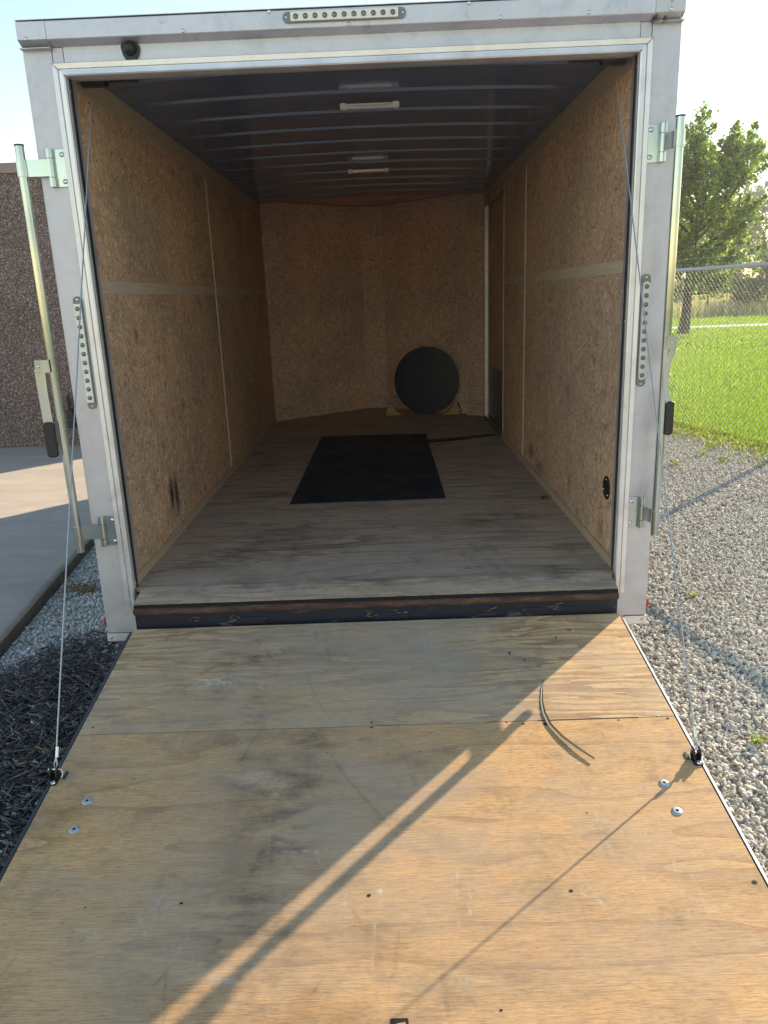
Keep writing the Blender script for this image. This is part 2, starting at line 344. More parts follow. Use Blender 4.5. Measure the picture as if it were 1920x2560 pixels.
# painted marks on sheets: colour attribute 'marks' = (dark grime, pale scrape, weathering)
def seg_mask(U, W, pts, wd):
    m = np.full(U.shape, 9.)
    for (a, b), (c, d) in zip(pts[:-1], pts[1:]):
        L2 = (c-a)**2+(d-b)**2+1e-9; t = np.clip(((U-a)*(c-a)+(W-b)*(d-b))/L2, 0, 1)
        m = np.minimum(m, np.hypot(U-a-t*(c-a), W-b-t*(d-b)))
    return np.exp(-(m/wd)**2)
def blob(U, W, x, y, sx, sy, rot=0):
    c, s = math.cos(rot), math.sin(rot); dx = U-x; dy = W-y
    return np.exp(-((dx*c+dy*s)/sx)**2-((-dx*s+dy*c)/sy)**2)
def sheet(name, axes, u0, u1, w0, w1, const, th, marks, mat, parent, step=.01, zfun=None):
    """flat board whose visible face is a fine grid carrying the 'marks' attribute. axes e.g. 'xy' face +z, 'yz+' face +x"""
    nu = max(2, int((u1-u0)/step)+1); nw = max(2, int((w1-w0)/step)+1)
    U, W = np.meshgrid(np.linspace(u0, u1, nu), np.linspace(w0, w1, nw), indexing='ij')
    C = np.full(U.shape, const, float)
    if zfun is not None: C = zfun(U, W)
    if axes[:2] == 'xy': V = np.stack([U, W, C], -1)
    elif axes[:2] == 'yz': V = np.stack([C, U, W], -1)
    V = V.reshape(-1, 3); idx = np.arange(nu*nw).reshape(nu, nw)
    F = np.stack([idx[:-1, :-1], idx[1:, :-1], idx[1:, 1:], idx[:-1, 1:]], -1).reshape(-1, 4)
    if axes.endswith('-'): F = F[:, ::-1]
    # body behind the face
    sgn = -1 if axes.endswith('-') else 1
    b = len(V); e = .0006
    corners = [(u0, w0), (u1, w0), (u1, w1), (u0, w1)]; B = []
    for off in (e, th):
        for (u, ww) in corners:
            c = (float(zfun(np.array([u]), np.array([ww]))[0]) if zfun is not None else const)-sgn*off
            B.append((u, ww, c) if axes[:2] == 'xy' else (c, u, ww))
    V = np.vstack([V, np.array(B)])
    F = np.vstack([F, np.array([[b+4, b+5, b+6, b+7]]+[[b+i, b+(i+1) % 4, b+4+(i+1) % 4, b+4+i] for i in range(4)])])
    me = np_mesh(name, V, F)
    R, Gm, Bm = marks(U, W) if marks else (np.zeros(U.shape),)*3
    col = np.zeros((len(V), 4), np.float32); col[:, 3] = 1
    for i, a in enumerate((R, Gm, Bm)): col[:nu*nw, i] = np.clip(a, 0, 1).ravel()
    at = me.color_attributes.new('marks', 'FLOAT_COLOR', 'POINT'); at.data.foreach_set('color', col.ravel())
    return obj(name, me, mat, parent)

# ================================================================== SETTING
GX = lambda y: 3.857+.26*(6.947-y)           # edge between gravel and lawn, fence line
def terrain_z(x, y): 
    d = np.clip(y-43, 0, 60); return G-.012+d*d/(d+25)*.055
def grid_sheet(name, xs, ys, zf, mat):
    X, Y = np.meshgrid(xs, ys, indexing='ij'); V = np.stack([X, Y, zf(X, Y)], -1).reshape(-1, 3)
    idx = np.arange(X.size).reshape(X.shape); F = np.stack([idx[:-1, :-1], idx[1:, :-1], idx[1:, 1:], idx[:-1, 1:]], -1).reshape(-1, 4)
    return obj(name, np_mesh(name, V, F, True), mat)
tag(grid_sheet('terrain', np.linspace(-600, 600, 61), np.concatenate([np.linspace(-300, 40, 12), np.linspace(43, 110, 30), np.linspace(130, 900, 12)]), terrain_z, 'terrain'), kind='structure')
mb = MB(); mb.add([(GX(41), 41, G-.006), (90, 41, G-.006), (90, -25, G-.006), (GX(-25), -25, G-.006)], [(0, 3, 2, 1)])
tag(mb.obj('lawn', 'lawn'), kind='structure')
mb = MB(); mb.add([(-20, -25, G-.002), (GX(-25), -25, G-.002), (GX(20), 20, G-.002), (-20, 20, G-.002)], [(0, 1, 2, 3)])
tag(mb.obj('gravel_ground', 'gbed'), kind='structure')
mb = MB(); mb.add([(-6, 31.9, G), (60, 26.6, G), (60, 28.6, G), (-6, 33.9, G)], [(0, 1, 2, 3)])
tag(mb.obj('footpath', 'path'), kind='structure')
# concrete pad beside the trailer, rounded edge
SX = lambda y: -1.99-.107*y
mb = MB(); rows = []
for y in (-9, 0, 6.395):
    x = SX(y); rows.append([(-16, y, -.43), (x-.03, y, -.43), (x-.014, y, -.434), (x-.004, y, -.444), (x, y, -.46)])
vs = [p for r in rows for p in r]; mb.add(vs, [(i*5+k, i*5+k+1, (i+1)*5+k+1, (i+1)*5+k) for i in range(2) for k in range(4)])
pad = mb.obj('concrete_pad', 'slab', smooth=True)
mb = MB(); mb.add([(SX(-9), -9, -.46), (SX(6.395), 6.395, -.46), (SX(6.395)+.004, 6.395, G-.03), (SX(-9)+.004, -9, G-.03)], [(0, 1, 2, 3)])
side = mb.obj('pad_edge', 'slabside', pad); tag(pad, kind='structure')

# building
bld = empty('block_building', (-8.3, 6.4, -.43)); O = bld.location
tag(bld, 'low building with a dark speckled exposed aggregate wall and plain brown coping', 'building')
mb = MB(O); mb.box(-14, -2.6, 6.4, 13, -.43, 2.815); mb.obj('wall', 'agg', bld)
mb = MB(O); mb.box(-14.02, -2.58, 6.385, 13.02, 2.818, 2.93); mb.obj('coping', 'coping', bld, bevel=.006)
mb = MB(O); mb.prism(rrect(-3.96, -3.885, -.20, .04, .012), 'y', 6.33, 6.4); mb.box(-3.935, -3.91, 6.34, 6.37, .04, .22); mb.obj('wall_faucet_box', 'steel', bld)

# ------------------------------------------------------------------ gravel stones
def ico(sub):
    bm = bmesh.new(); bmesh.ops.create_icosphere(bm, subdivisions=sub, radius=1)
    V = np.array([v.co[:] for v in bm.verts]); F = np.array([[v.index for v in f.verts] for f in bm.faces]); bm.free(); return V, F
def rocks(name, pts, rad, sub, mat):
    V0, F0 = ico(sub); nv = 10; vars_ = []
    for k in range(nv):
        V = V0.copy()
        for _ in range(7):                     # chop by random planes for crushed-stone facets
            d = RNG.normal(size=3); d /= np.linalg.norm(d); h = RNG.uniform(.45, .8); s = V@d; V -= np.outer(np.maximum(s-h, 0), d)
        vars_.append(V*np.array([1, RNG.uniform(.6, .9), RNG.uniform(.45, .7)]))
    A = np.array(vars_); n = len(pts); k = RNG.integers(0, nv, n)
    # random rotations
    q = RNG.normal(size=(n, 4))*np.array([1, .35, .35, 1]); q /= np.linalg.norm(q, axis=1)[:, None]
    w_, x, y, z = q.T
    R = np.stack([1-2*(y*y+z*z), 2*(x*y-z*w_), 2*(x*z+y*w_), 2*(x*y+z*w_), 1-2*(x*x+z*z), 2*(y*z-x*w_), 2*(x*z-y*w_), 2*(y*z+x*w_), 1-2*(x*x+y*y)], -1).reshape(n, 3, 3)
    V = np.einsum('nij,nvj->nvi', R, A[k])*rad[:, None, None]+pts[:, None, :]
    F = F0[None]+(np.arange(n)*len(V0))[:, None, None]
    return obj(name, np_mesh(name, V.reshape(-1, 3), F.reshape(-1, 3)), mat)
def scatter(n, x0, x1, y0, y1, ok):
    P = np.stack([RNG.uniform(x0, x1, n), RNG.uniform(y0, y1, n)], -1); return P[ok(P[:, 0], P[:, 1])]
def lay(P, rmin, rmax, sub, name, mat, z=G, lift=.35):
    r = RNG.uniform(0, 1, len(P))**1.7*(rmax-rmin)+rmin
    pts = np.column_stack([P, z+r*lift+RNG.uniform(0, .010, len(P))]); return rocks(name, pts, r, sub, mat)
inview = lambda x, y: (x-.087) < (y+3.6)*.66+.5
okR = lambda x, y: inview(x, y) & (x < GX(y)+.15-RNG.uniform(0, .5, x.shape)**2)
P = scatter(74000, 1.12, 3.6, -2.1, 2.6, okR); g1 = lay(P, .0055, .0170, 2, 'gravel_stones', 'stone')
tag(g1, 'pale crushed stone gravel lying thick on the sunny ground right of the trailer', 'gravel', kind='stuff')
P = scatter(62000, 1.3, 5.2, 2.6, 8.5, okR); g2 = lay(P, .007, .019, 1, 'gravel_stones', 'stone')
tag(g2, 'pale gravel further back towards the fence with thin weeds', 'gravel', kind='stuff')
okL = lambda x, y: (x < SX(y)*0-1.0) & (x > SX(y)+.015) & (RNG.uniform(0, 1, x.shape) < np.clip((y+.15+.35*np.sin(x*5))*2.2, .32, 1))
P = scatter(34000, -2.75, -1.05, -2.0, 5.2, okL); g3 = lay(P, .007, .018, 1, 'gravel_stones', 'stone2')
tag(g3, 'fine grey gravel in the shade between the concrete pad and the trailer', 'gravel', kind='stuff')
# mulch
def chips(name, P, mat, lmin, lmax, wmin, wmax, z0=G, zr=.03, tilt=.35, curl=False):
    n = len(P); L = RNG.uniform(lmin, lmax, n); Wd = RNG.uniform(wmin, wmax, n); th = Wd*RNG.uniform(.3, .8, n)
    a = RNG.normal(.25, .9, n); t = RNG.normal(0, tilt, n)
    d = np.stack([np.cos(a)*np.cos(t), np.sin(a)*np.cos(t), np.sin(t)], -1); s = np.stack([-np.sin(a), np.cos(a), np.zeros(n)], -1); u = np.cross(d, s)
    c = np.column_stack([P, z0+.006+RNG.uniform(0, zr, n)])
    V = []
    for i, k in ((-1, .6), (1, .45)):
        for j, m_ in ((-1, -1), (1, -1), (1, 1), (-1, 1)):
            V.append(c+d*(L*.5*i)[:, None]+s*(Wd*.5*j*k*1.6)[:, None]+u*(th*.5*m_)[:, None])
    V = np.stack(V, 1).reshape(-1, 3)
    F0 = np.array([(0, 1, 2, 3), (7, 6, 5, 4), (0, 4, 5, 1), (1, 5, 6, 2), (2, 6, 7, 3), (3, 7, 4, 0)])
    F = (F0[None]+(np.arange(n)*8)[:, None, None]).reshape(-1, 4)
    return obj(name, np_mesh(name, V, F), mat)
mb = MB(); mb.add([(-2.9, -4, G+.003), (-1.0, -4, G+.003), (-1.0, .15, G+.003), (-1.5, .25, G+.003), (-2.1, -.05, G+.003)], [(0, 1, 2, 3, 4)])
tag(mb.obj('mulch_ground', 'soil'), kind='structure')
okM = lambda x, y: (x > SX(y)+.02) & (RNG.uniform(0, 1, x.shape) < np.clip((.42-y-.3*np.sin(x*5))*3.0, .0, 1)) 
P = scatter(17000, -2.3, -1.02, -2.2, .8, okM)
tag(chips('wood_mulch', P, 'mulch', .02, .11, .0022, .007), 'dark shredded wood mulch in shade beside the ramp', 'mulch', kind='stuff')
P = scatter(260, -1.95, -1.3, -1.6, 1.2, lambda x, y: x < 0)
tag(chips('wood_mulch', P, 'straw', .02, .07, .003, .008, zr=.04), 'scattered light brown splinters lying among the dark mulch', 'mulch', kind='stuff')
P = np.column_stack([RNG.normal(-1.98, .07, 50), RNG.normal(1.35, .06, 50)])
tag(chips('dry_leaf_litter', P, 'straw', .03, .13, .004, .012, zr=.05), 'small heap of dry brown leaf litter beside the concrete pad edge', 'leaf litter', kind='stuff')
P = scatter(120, 1.3, 4.4, -1.2, 5, okR)
tag(chips('twigs', P, 'straw', .02, .10, .003, .006, zr=.025), 'few dry twigs scattered over the sunny gravel', 'twigs', kind='stuff')

# ------------------------------------------------------------------ grass
def blades(name, P, h, wd, mat, lean=.35, z=G, kink=.5):
    n = len(P); h = h*RNG.uniform(.55, 1.25, n); wd = wd*RNG.uniform(.7, 1.3, n); a = RNG.uniform(0, 2*np.pi, n); b = RNG.uniform(0, 2*np.pi, n)
    s = np.stack([np.cos(a), np.sin(a), np.zeros(n)], -1); l = np.stack([np.cos(b), np.sin(b), np.zeros(n)], -1)*(np.abs(RNG.normal(0, lean, n))*h)[:, None]
    zz = z if np.isscalar(z) else z(P[:, 0], P[:, 1])
    base = np.column_stack([P, np.full(n, zz) if np.isscalar(zz) else zz]); up = np.array([0, 0, 1.])
    mid = base+l*.35+up*(h*.6)[:, None]; tip = base+l+up*(h*(1-.25*kink))[:, None]
    V = np.stack([base-s*wd[:, None]*.5, base+s*wd[:, None]*.5, mid+s*wd[:, None]*.42, mid-s*wd[:, None]*.42, tip], 1).reshape(-1, 3)
    i = np.arange(n)*5; F = np.concatenate([np.stack([i, i+1, i+2], -1), np.stack([i, i+2, i+3], -1), np.stack([i+3, i+2, i+4], -1)])
    return obj(name, np_mesh(name, V, F), mat)
wedge = lambda x, y: (x > GX(y)) & (x > .087+(y+3.33)*.27) & (x < .087+(y+3.33)*.66)
Ps = [scatter(150000, 3.2, 9, 3.5, 9.5, lambda x, y: (x > GX(y)+.02) & wedge(x, y) & (x < GX(y)+4)), scatter(120000, 3, 17, 9.5, 18, wedge)]
tag(blades('grass', Ps[0], .075, .006, 'grass'), 'bright green mown lawn just behind the chain link fence', 'grass', kind='stuff')
tag(blades('grass', Ps[1], .085, .011, 'grass'), 'mown lawn glowing in the sun around the maple', 'grass', kind='stuff')
P = scatter(120000, 6, 32, 18, 41, lambda x, y: wedge(x, y) & ((y < 31.4-(x+6)*.0803-.1) | (y > 33.4-(x+6)*.0803+.1)))
tag(blades('grass', P, .08, .022, 'grass'), 'far lawn on both sides of the pale footpath', 'grass', kind='stuff')
P = scatter(30000, 12, 52, 41, 66, lambda x, y: (x > .087+(y+3.33)*.27) & (x < .087+(y+3.33)*.62))
tag(blades('tall_grass', P, .75, .05, 'meadow', .25, terrain_z), 'tall pale meadow grass beyond the footpath and lawn', 'tall grass', kind='stuff')
# weeds where the gravel ends
P = scatter(90000, 2.2, 5.8, 2.5, 9.0, lambda x, y: (x < GX(y)+.15) & (GX(y)-x < np.abs(RNG.normal(0, .34, x.shape))) & (RNG.uniform(0, 1, x.shape) < .35+.6*np.sin(x*9+y*5)**2))
tag(blades('grass', P, .07, .010, 'weed', .9), 'ragged yellow green grass creeping onto the gravel under the fence', 'grass', kind='stuff')
def weed_plant(x, y, s, label, nl=26):
    k = np.arange(nl); a = RNG.uniform(0, 6.28, nl); r = RNG.uniform(.1, 1, nl)*s; V = []; F = []
    for i in range(nl):
        dx, dy = math.cos(a[i]), math.sin(a[i]); z = G+.02+RNG.uniform(.2, 1)*s*.5; L = s*.38; wv = s*.13
        c = (x+dx*r[i]*.5, y+dy*r[i]*.5, z); e = (c[0]+dx*L, c[1]+dy*L, z+RNG.uniform(-.2, .3)*L); m_ = ((c[0]+e[0])/2, (c[1]+e[1])/2, (c[2]+e[2])/2+.1*L)
        b = len(V); V += [c, (m_[0]-dy*wv, m_[1]+dx*wv, m_[2]), e, (m_[0]+dy*wv, m_[1]-dx*wv, m_[2])]; F.append((b, b+1, b+2, b+3))
        b = len(V); V += [(x, y, G+.005), (x+.003, y, G+.005), c, (c[0]-.003, c[1], c[2])]; F.append((b, b+1, b+2, b+3))
    me = bpy.data.meshes.new('weed'); me.from_pydata(V, [], F); o = obj('weed', me, 'weed'); tag(o, label, 'weed', 'weeds growing through the gravel'); return o
for x, y, s, l in [(1.52, -.62, .055, 'small weed in the gravel nearest the ramp on the right'), (1.86, .9, .05, 'tiny weed alone in the gravel beside the trailer corner'), (3.5, 4.83, .11, 'tallest leafy weed in the gravel near the fence'),
                   (3.55, 4.45, .10, 'leafy weed with reddish leaves in front of the tallest weed'), (2.62, 5.5, .13, 'wide low weed close to the door lock bar in the gravel'),
                   (3.05, 4.4, .09, 'weed left of the reddish one in the gravel'), (3.3, 5.7, .12, 'weed tuft just short of the fence line'), (3.75, 5.2, .11, 'weed tuft at the foot of the fence post shadow'), (4.05, 4.4, .10, 'weed beside the post shadow at the right picture edge')]:
    weed_plant(x, y, s, l)

# ------------------------------------------------------------------ chain link fence
fence = empty('chain_link_fence', (GX(5), 5, G)); O = fence.location
tag(fence, 'galvanised chain link fence with top rail and barbed wire along the lawn', 'fence')
fd = Vector((-.26, 1, 0)).normalized(); F0 = Vector((GX(-1), -1, G)); FL = 13.5
FP = lambda s, z, off=0: F0+fd*s+Vector((0, 0, z))+Vector((fd.y, -fd.x, 0))*off
mb = MB(O); mb.tube([FP(-.5, 1.97), FP(FL, 1.97)], .021, 12); mb.obj('top_rail', 'galv', fence, smooth=True)
for s in (6.68,):
    mb = MB(O); mb.tube([FP(s, 1.97), FP(s+.11, 1.97)], .0245, 12); mb.obj('rail_sleeve', 'galv', fence, smooth=True)
for s in (0, 3.05, 6.05, 9.1, 12.1):
    mb = MB(O); mb.tube([FP(s, 0, .03), FP(s, 1.93, .03)], .03, 12); mb.tube([FP(s, 1.9, .03), FP(s, 2.16, .05)], .008, 6); mb.obj('post', 'galv', fence, smooth=True)
V = []; F = []; nz = 58; p = .07
for k in range(int(FL/p)):
    for z in range(nz):
        s = k*p+(p*.5+.004 if z % 2 else -.004); o_ = .004*(1 if (z+k) % 2 else -1)
        c = FP(s, .01+z*1.98/(nz-1), o_); r = .0028; b = len(V)
        V += [c+fd*r, c+Vector((fd.y, -fd.x, 0))*r, c-fd*r, c-Vector((fd.y, -fd.x, 0))*r]
        if z: F += [(b-4+i, b-4+(i+1) % 4, b+(i+1) % 4, b+i) for i in range(4)]
    # second half of the diamond
    for z in range(nz):
        s = k*p+(-(p*.5)-.004 if z % 2 else .004)+p*1.0*0; c = FP(s, .01+z*1.98/(nz-1), -.003); b = len(V)
        V += [c+fd*r, c+Vector((fd.y, -fd.x, 0))*r, c-fd*r, c-Vector((fd.y, -fd.x, 0))*r]
        if z: F += [(b-4+i, b-4+(i+1) % 4, b+(i+1) % 4, b+i) for i in range(4)]
    V += []
mb = MB(O); mb.add(V, F)
me = bpy.data.meshes.new('mesh'); me.from_pydata(mb.v, [], mb.f); obj('wire_mesh', me, 'wire', fence)
mb = MB(O)
for k in range(int(FL/p)): mb.tube([FP(k*p, 1.97), FP(k*p+.006, 2.035)], .0016, 4)
tag(mb.obj('wire_ends', 'galv', fence), kind='stuff')
for z, off in ((2.09, .06), (2.20, .12)):
    mb = MB(O); pts = [FP(s*.5, z+.008*math.sin(s*1.3), off) for s in range(int(FL*2)+1)]; mb.tube(pts, .002, 5)
    for k in range(int(FL/.14)):
        c = FP(k*.14, z, off)
        for a in (.6, 2.2, 3.9): mb.tube([c, c+Vector((math.cos(a)*.006, math.sin(a)*.012, math.sin(a*1.7)*.018))], .0014, 4)
    mb.obj('barbed_wire', 'galv', fence)

# ------------------------------------------------------------------ trees
def tree(name, loc, H, R, base, nl, leaf, label, cat='tree', group=None, mat='leaf', limbs=24, twigs=8, lean=(0, 0), trunk_r=.14, seed=1, spread=.42, tipy=.25):
    rg = np.random.default_rng(seed); t = empty(name, loc); tag(t, label, cat, group)
    mb = MB(); cl = []
    top = np.array([lean[0], lean[1], H*.86]); tp = [np.array([0, 0, 0.]), np.array([lean[0]*.1+.03, 0, H*.12]), np.array([lean[0]*.35-.03, lean[1]*.3, H*.35]), np.array([lean[0]*.7, lean[1]*.7, H*.62]), top]
    mb.tube([tuple(q) for q in tp], [trunk_r*1.35, trunk_r, trunk_r*.75, trunk_r*.4, trunk_r*.12], 10)
    mb.obj('trunk', 'bark', t, smooth=True)
    br = MB()
    for i in range(limbs):
        f = i/(limbs-1); z = base+(H*.80-base)*f; a = i*2.4+rg.uniform(-.4, .4)
        k = np.interp(z/H, [0, .12, .35, .62, .86], [0, .1, .35, .7, 1]); o = np.array([lean[0]*k, lean[1]*k, z])
        env = R*math.sin(math.pi*np.clip(.22+.70*f, 0, 1))**.75*rg.uniform(.72, 1.12)
        rise = env*(.25+1.1*f)+(.35*H*.3*f)
        e = o+np.array([math.cos(a)*env, math.sin(a)*env, rise]); m_ = (o+e)/2+np.array([0, 0, -.12*env])
        br.tube([tuple(o), tuple(m_), tuple(e)], [trunk_r*.32, trunk_r*.2, .01], 6)
        for j in range(twigs):
            s = rg.uniform(.22, 1); q = o*(1-s)**2+2*m_*s*(1-s)+e*s*s
            dd = rg.normal(size=3)*.55+np.array([math.cos(a)*.6, math.sin(a)*.6, .75]); dd /= np.linalg.norm(dd)
            L = spread*R*rg.uniform(.5, 1.15); q2 = q+dd*L
            br.tube([tuple(q), tuple(q2)], [.012, .004], 4); cl.append((q, q2, L))
    br.obj('branch', 'bark', t)
    n = nl; ci = rg.integers(0, len(cl), n); A = np.array([c[0] for c in cl])[ci]; B = np.array([c[1] for c in cl])[ci]; Ln = np.array([c[2] for c in cl])[ci]
    s = rg.uniform(.05, 1.05, n)[:, None]; C = A+(B-A)*s+rg.normal(size=(n, 3))*(Ln*tipy)[:, None]*(1.15-s)
    nn = rg.normal(size=(n, 3))+np.array([0, 0, .6]); nn /= np.linalg.norm(nn, axis=1)[:, None]
    u = np.cross(nn, rg.normal(size=(n, 3))); u /= np.linalg.norm(u, axis=1)[:, None]; v = np.cross(nn, u); sz = leaf*rg.uniform(.6, 1.3, n)[:, None]
    V = np.stack([C-u*sz*.5, C+v*sz*.36+nn*sz*.08, C+u*sz*.5, C-v*sz*.36+nn*sz*.08], 1).reshape(-1, 3)
    F = np.arange(n*4).reshape(n, 4); obj('crown', np_mesh('crown', V, F), mat, t); return t
tree('maple_tree', (11.35, 26.3, G), 6.5, 2.3, 1.45, 44000, .12, 'young leafy maple standing on the lawn behind the chain link fence', limbs=34, twigs=10, lean=(.35, 0), trunk_r=.17, seed=5, spread=.40)
i = 0
for x, y, H, R, l in [(40, 92, 7.5, 4.5, 'hazy far tree right of the maple on the rise'), (47, 96, 9, 5, 'broad hazy far tree at the right picture edge'), (34.5, 98, 6, 4, 'low hazy far tree half hidden behind the maple'), (53, 90, 8, 5, 'hazy far tree outermost on the right of the rise'), (28, 104, 6.5, 5, 'far tree behind the maple trunk')]:
    tree('background_tree', (x, y, float(terrain_z(x, y))), H, R, 1.0, 7000, .42, l, group='hazy trees along the rise', mat='leaf2', limbs=18, twigs=6, seed=20+i, trunk_r=.2, spread=.5); i += 1
tree('background_tree', (27.2, 50, float(terrain_z(0, 50))), 5.2, 2.4, .8, 9000, .2, 'small yellow green tree right of the maple crown above the rail', group='trees behind the meadow', limbs=20, twigs=7, seed=41, trunk_r=.1)
for j, (x, y, s, l) in enumerate([(23.2, 47.5, 1.5, 'grey green shrub in the meadow left of the bigger one'), (25.4, 46.5, 1.9, 'big leafy shrub in the meadow seen through the fence'), (27.8, 45.5, 1.7, 'leafy shrub in the meadow at the right picture edge'), (20.2, 52, 1.2, 'low bush behind the meadow post')]):
    tree('shrub', (x, y, float(terrain_z(0, y))), s, s*.85, .1, 3500, .16, l, 'shrub', 'shrubs in the meadow', limbs=16, twigs=6, seed=60+j, trunk_r=.04, mat='leaf2', spread=.6)
mb = MB((19.6, 44.5, G)); mb.tube([(19.6, 44.5, G), (19.62, 44.5, G+1.75)], .055, 8)
tag(mb.obj('wooden_post', 'bark', loc=(19.6, 44.5, G)), 'thin dark wooden post standing in the tall meadow grass', 'post')
P = np.column_stack([RNG.uniform(29.5, 37, 60), RNG.uniform(68, 69.5, 60)]); r = RNG.uniform(.25, .55, 60)
tag(rocks('rubble_heap', np.column_stack([P, terrain_z(P[:, 0], P[:, 1])+r*.5]), r, 1, 'boulder'), 'long low heap of dark rubble on the rise', 'rubble', kind='stuff')

# ================================================================== TRAILER
T = empty('enclosed_cargo_trailer', (0, 0, G)); O = T.location
tag(T, 'enclosed aluminium cargo trailer with its rear ramp door lowered and osb lined interior', 'cargo trailer')
def wsheet(*a, **k):
    o = sheet(*a, **k); o.location = -O; return o
WI = 1.12; CZ = 2.2
# --- floor
def floor_marks(U, W):
    rg = np.random.default_rng(9)
    R = 1.3*blob(U, W, .25, .92, .10, .035)+1.0*blob(U, W, .6, .86, .18, .12)+1.0*blob(U, W, -.77, .35, .16, .18)+.9*blob(U, W, -.50, .64, .26, .28)
    R += .8*blob(U, W, 1.02, .0, .30, .10)+.45*blob(U, W, -.9, 2.6, .12, .35)+.5*blob(U, W, .95, 1.5, .18, .3)+.4*blob(U, W, -.45, 1.25, .5, .07)+.7*blob(U, W, 0, -.02, 1.3, .06)
    R += .38*blob(U, W, -.62, .3, .09, .6)*(np.sin(W*2*np.pi/.035) > .1)+.32*blob(U, W, -.42, .5, .03, .5)
    for x in (.42, .50, .58): R += .35*seg_mask(U, W, [(x, .5), (x+.10, .05)], .012)
    R += .4*seg_mask(U, W, [(.2, .35), (.9, .5), (1.05, .62)], .012)
    R += .5*seg_mask(U, W, [(.45, 3.4), (.95, 3.62)], .055)  # darker band from the mat towards the side door
    for _ in range(60): R += rg.uniform(.4, 1.)*blob(U, W, rg.uniform(-1.05, 1.05), rg.uniform(0, 3.2), rg.uniform(.02, .14), rg.uniform(.008, .05), rg.uniform(-.4, .4))
    Gm = .8*blob(U, W, .443, .10, .02, .012)+.5*blob(U, W, -.48, .05, .05, .01)+.35*blob(U, W, .3, .12, .18, .03)
    return R, Gm, np.full(U.shape, .1)
zf = lambda U, W: -np.clip(-W/.14, 0, 1)*.026
wsheet('floor', 'xy+', -1.112, 1.112, 0.0, 4.75, 0, .02, floor_marks, 'floor', T, step=.012, zfun=zf)
wsheet('floor_lip', 'xy+', -1.078, 1.089, -.138, -.0005, 0, .02, floor_marks, 'floor', T, step=.012, zfun=zf)
mb = MB(O); mb.add([(-1.115, 4.75, -.001), (1.12, 4.75, -.001), (.11, 5.73, -.001), (-.13, 5.73, -.001), (-1.115, 4.95, -.001)], [(0, 1, 2, 3, 4)])
mb.obj('nose_floor', 'floor', T)
# --- side walls
def wl(U, W):
    R = 1.5*blob(U, W, .79, .26, .035, .085)+1.5*blob(U, W, .885, .22, .030, .10)+.5*blob(U, W, .52, .36, .012, .03)+.4*blob(U, W, 1.2, .78, .008, .03)+.4*blob(U, W, 1.3, 1.05, .008, .025)
    rg = np.random.default_rng(4)
    for _ in range(26): R += rg.uniform(.3, .8)*blob(U, W, rg.uniform(.1, 2.4), rg.uniform(.08, 1.28), rg.uniform(.006, .03), rg.uniform(.01, .04), rg.uniform(-1, 1))
    Gm = .7*seg_mask(U, W, [(.72, .77), (.98, .84)], .010)+.7*blob(U, W, .42, .56, .008, .02)+.3*blob(U, W, .4, .65, .03, .006)
    return R, Gm, 0*U
def wr(U, W):
    R = .75*blob(U, W, 2.1, .16, .09, .05, -.3)+.7*blob(U, W, 1.8, .10, .12, .04)+.5*blob(U, W, .28, .13, .05, .06)+.35*blob(U, W, 1.05, .72, .05, .05, .5)+.35*blob(U, W, .95, .2, .03, .06)+.3*blob(U, W, .5, .62, .03, .02)
    return R, .25*blob(U, W, 2.1, 1.2, .01, .03), 0*U
for s, ax, mk in ((-1, 'yz+', wl), (1, 'yz-', wr)):
    X = s*WI; in0, in1 = sorted((X, X-s*.004)); ys = (2.428, 2.452)
    wsheet('osb_panel', ax, .042, 2.432, .045, 1.318, X, .01, mk, 'osb', T, step=.012)
    wsheet('osb_panel', ax, .042, 2.432, 1.372, 2.205, X, .01, None, 'osb', T, step=.1)
    yend = 4.95 if s < 0 else 3.47
    wsheet('osb_panel', ax, 2.448, yend, .045, 1.318, X, .01, None, 'osb', T, step=.1)
    wsheet('osb_panel', ax, 2.448, yend, 1.372, 2.205, X, .01, None, 'osb', T, step=.1)
    for y0, y1 in ((.042, 2.43), (2.45, yend)):
        mb = MB(O); mb.box(*in0_1 if False else sorted((X+s*.006, X-s*.0035)), y0, y1, 1.318, 1.372); mb.obj('seam_strip', 'ply', T)
    mb = MB(O); mb.box(*sorted((X+s*.008, X-s*.007)), 2.433, 2.447, .05, 2.10); mb.obj('joint_trim', 'ply', T)
    mb = MB(O); mb.box(*sorted((X+s*.006, X-s*.0045)), .042, yend, 2.105, 2.235); mb.obj('top_strip', 'ply2', T)
    mb = MB(O); mb.box(*sorted((X+s*.008, X-s*.012)), .042, yend, .001, .047); mb.obj('kick_strip', 'ply2', T)
    mb = MB(O); mb.box(*sorted((s*1.256, s*1.266)), .09, 5.0, -.22, 2.26); mb.obj('side_skin', 'skin', T)
# screw heads holding the lining
shm = MB((0, 0, 0)).lathe([(0, .0012), (.0045, .001), (.0052, 0)], (0, 0, 0), (1, 0, 0), 8).mesh('lining_screw'); shm.materials.append(M['bezel'])
for s in (-1, 1):
    for y in (.10, .50, .91, 1.32, 1.72, 2.13, 2.39, 2.85, 3.3):
        for z in (.10, .45, .85, 1.27, 1.42, 1.80, 2.07):
            q = obj('lining_screw', shm, None, T, Vector((s*(WI-.0004), y+RNG.uniform(-.01, .01), z+RNG.uniform(-.02, .02)))-O); q.rotation_euler[2] = 0 if s < 0 else math.pi
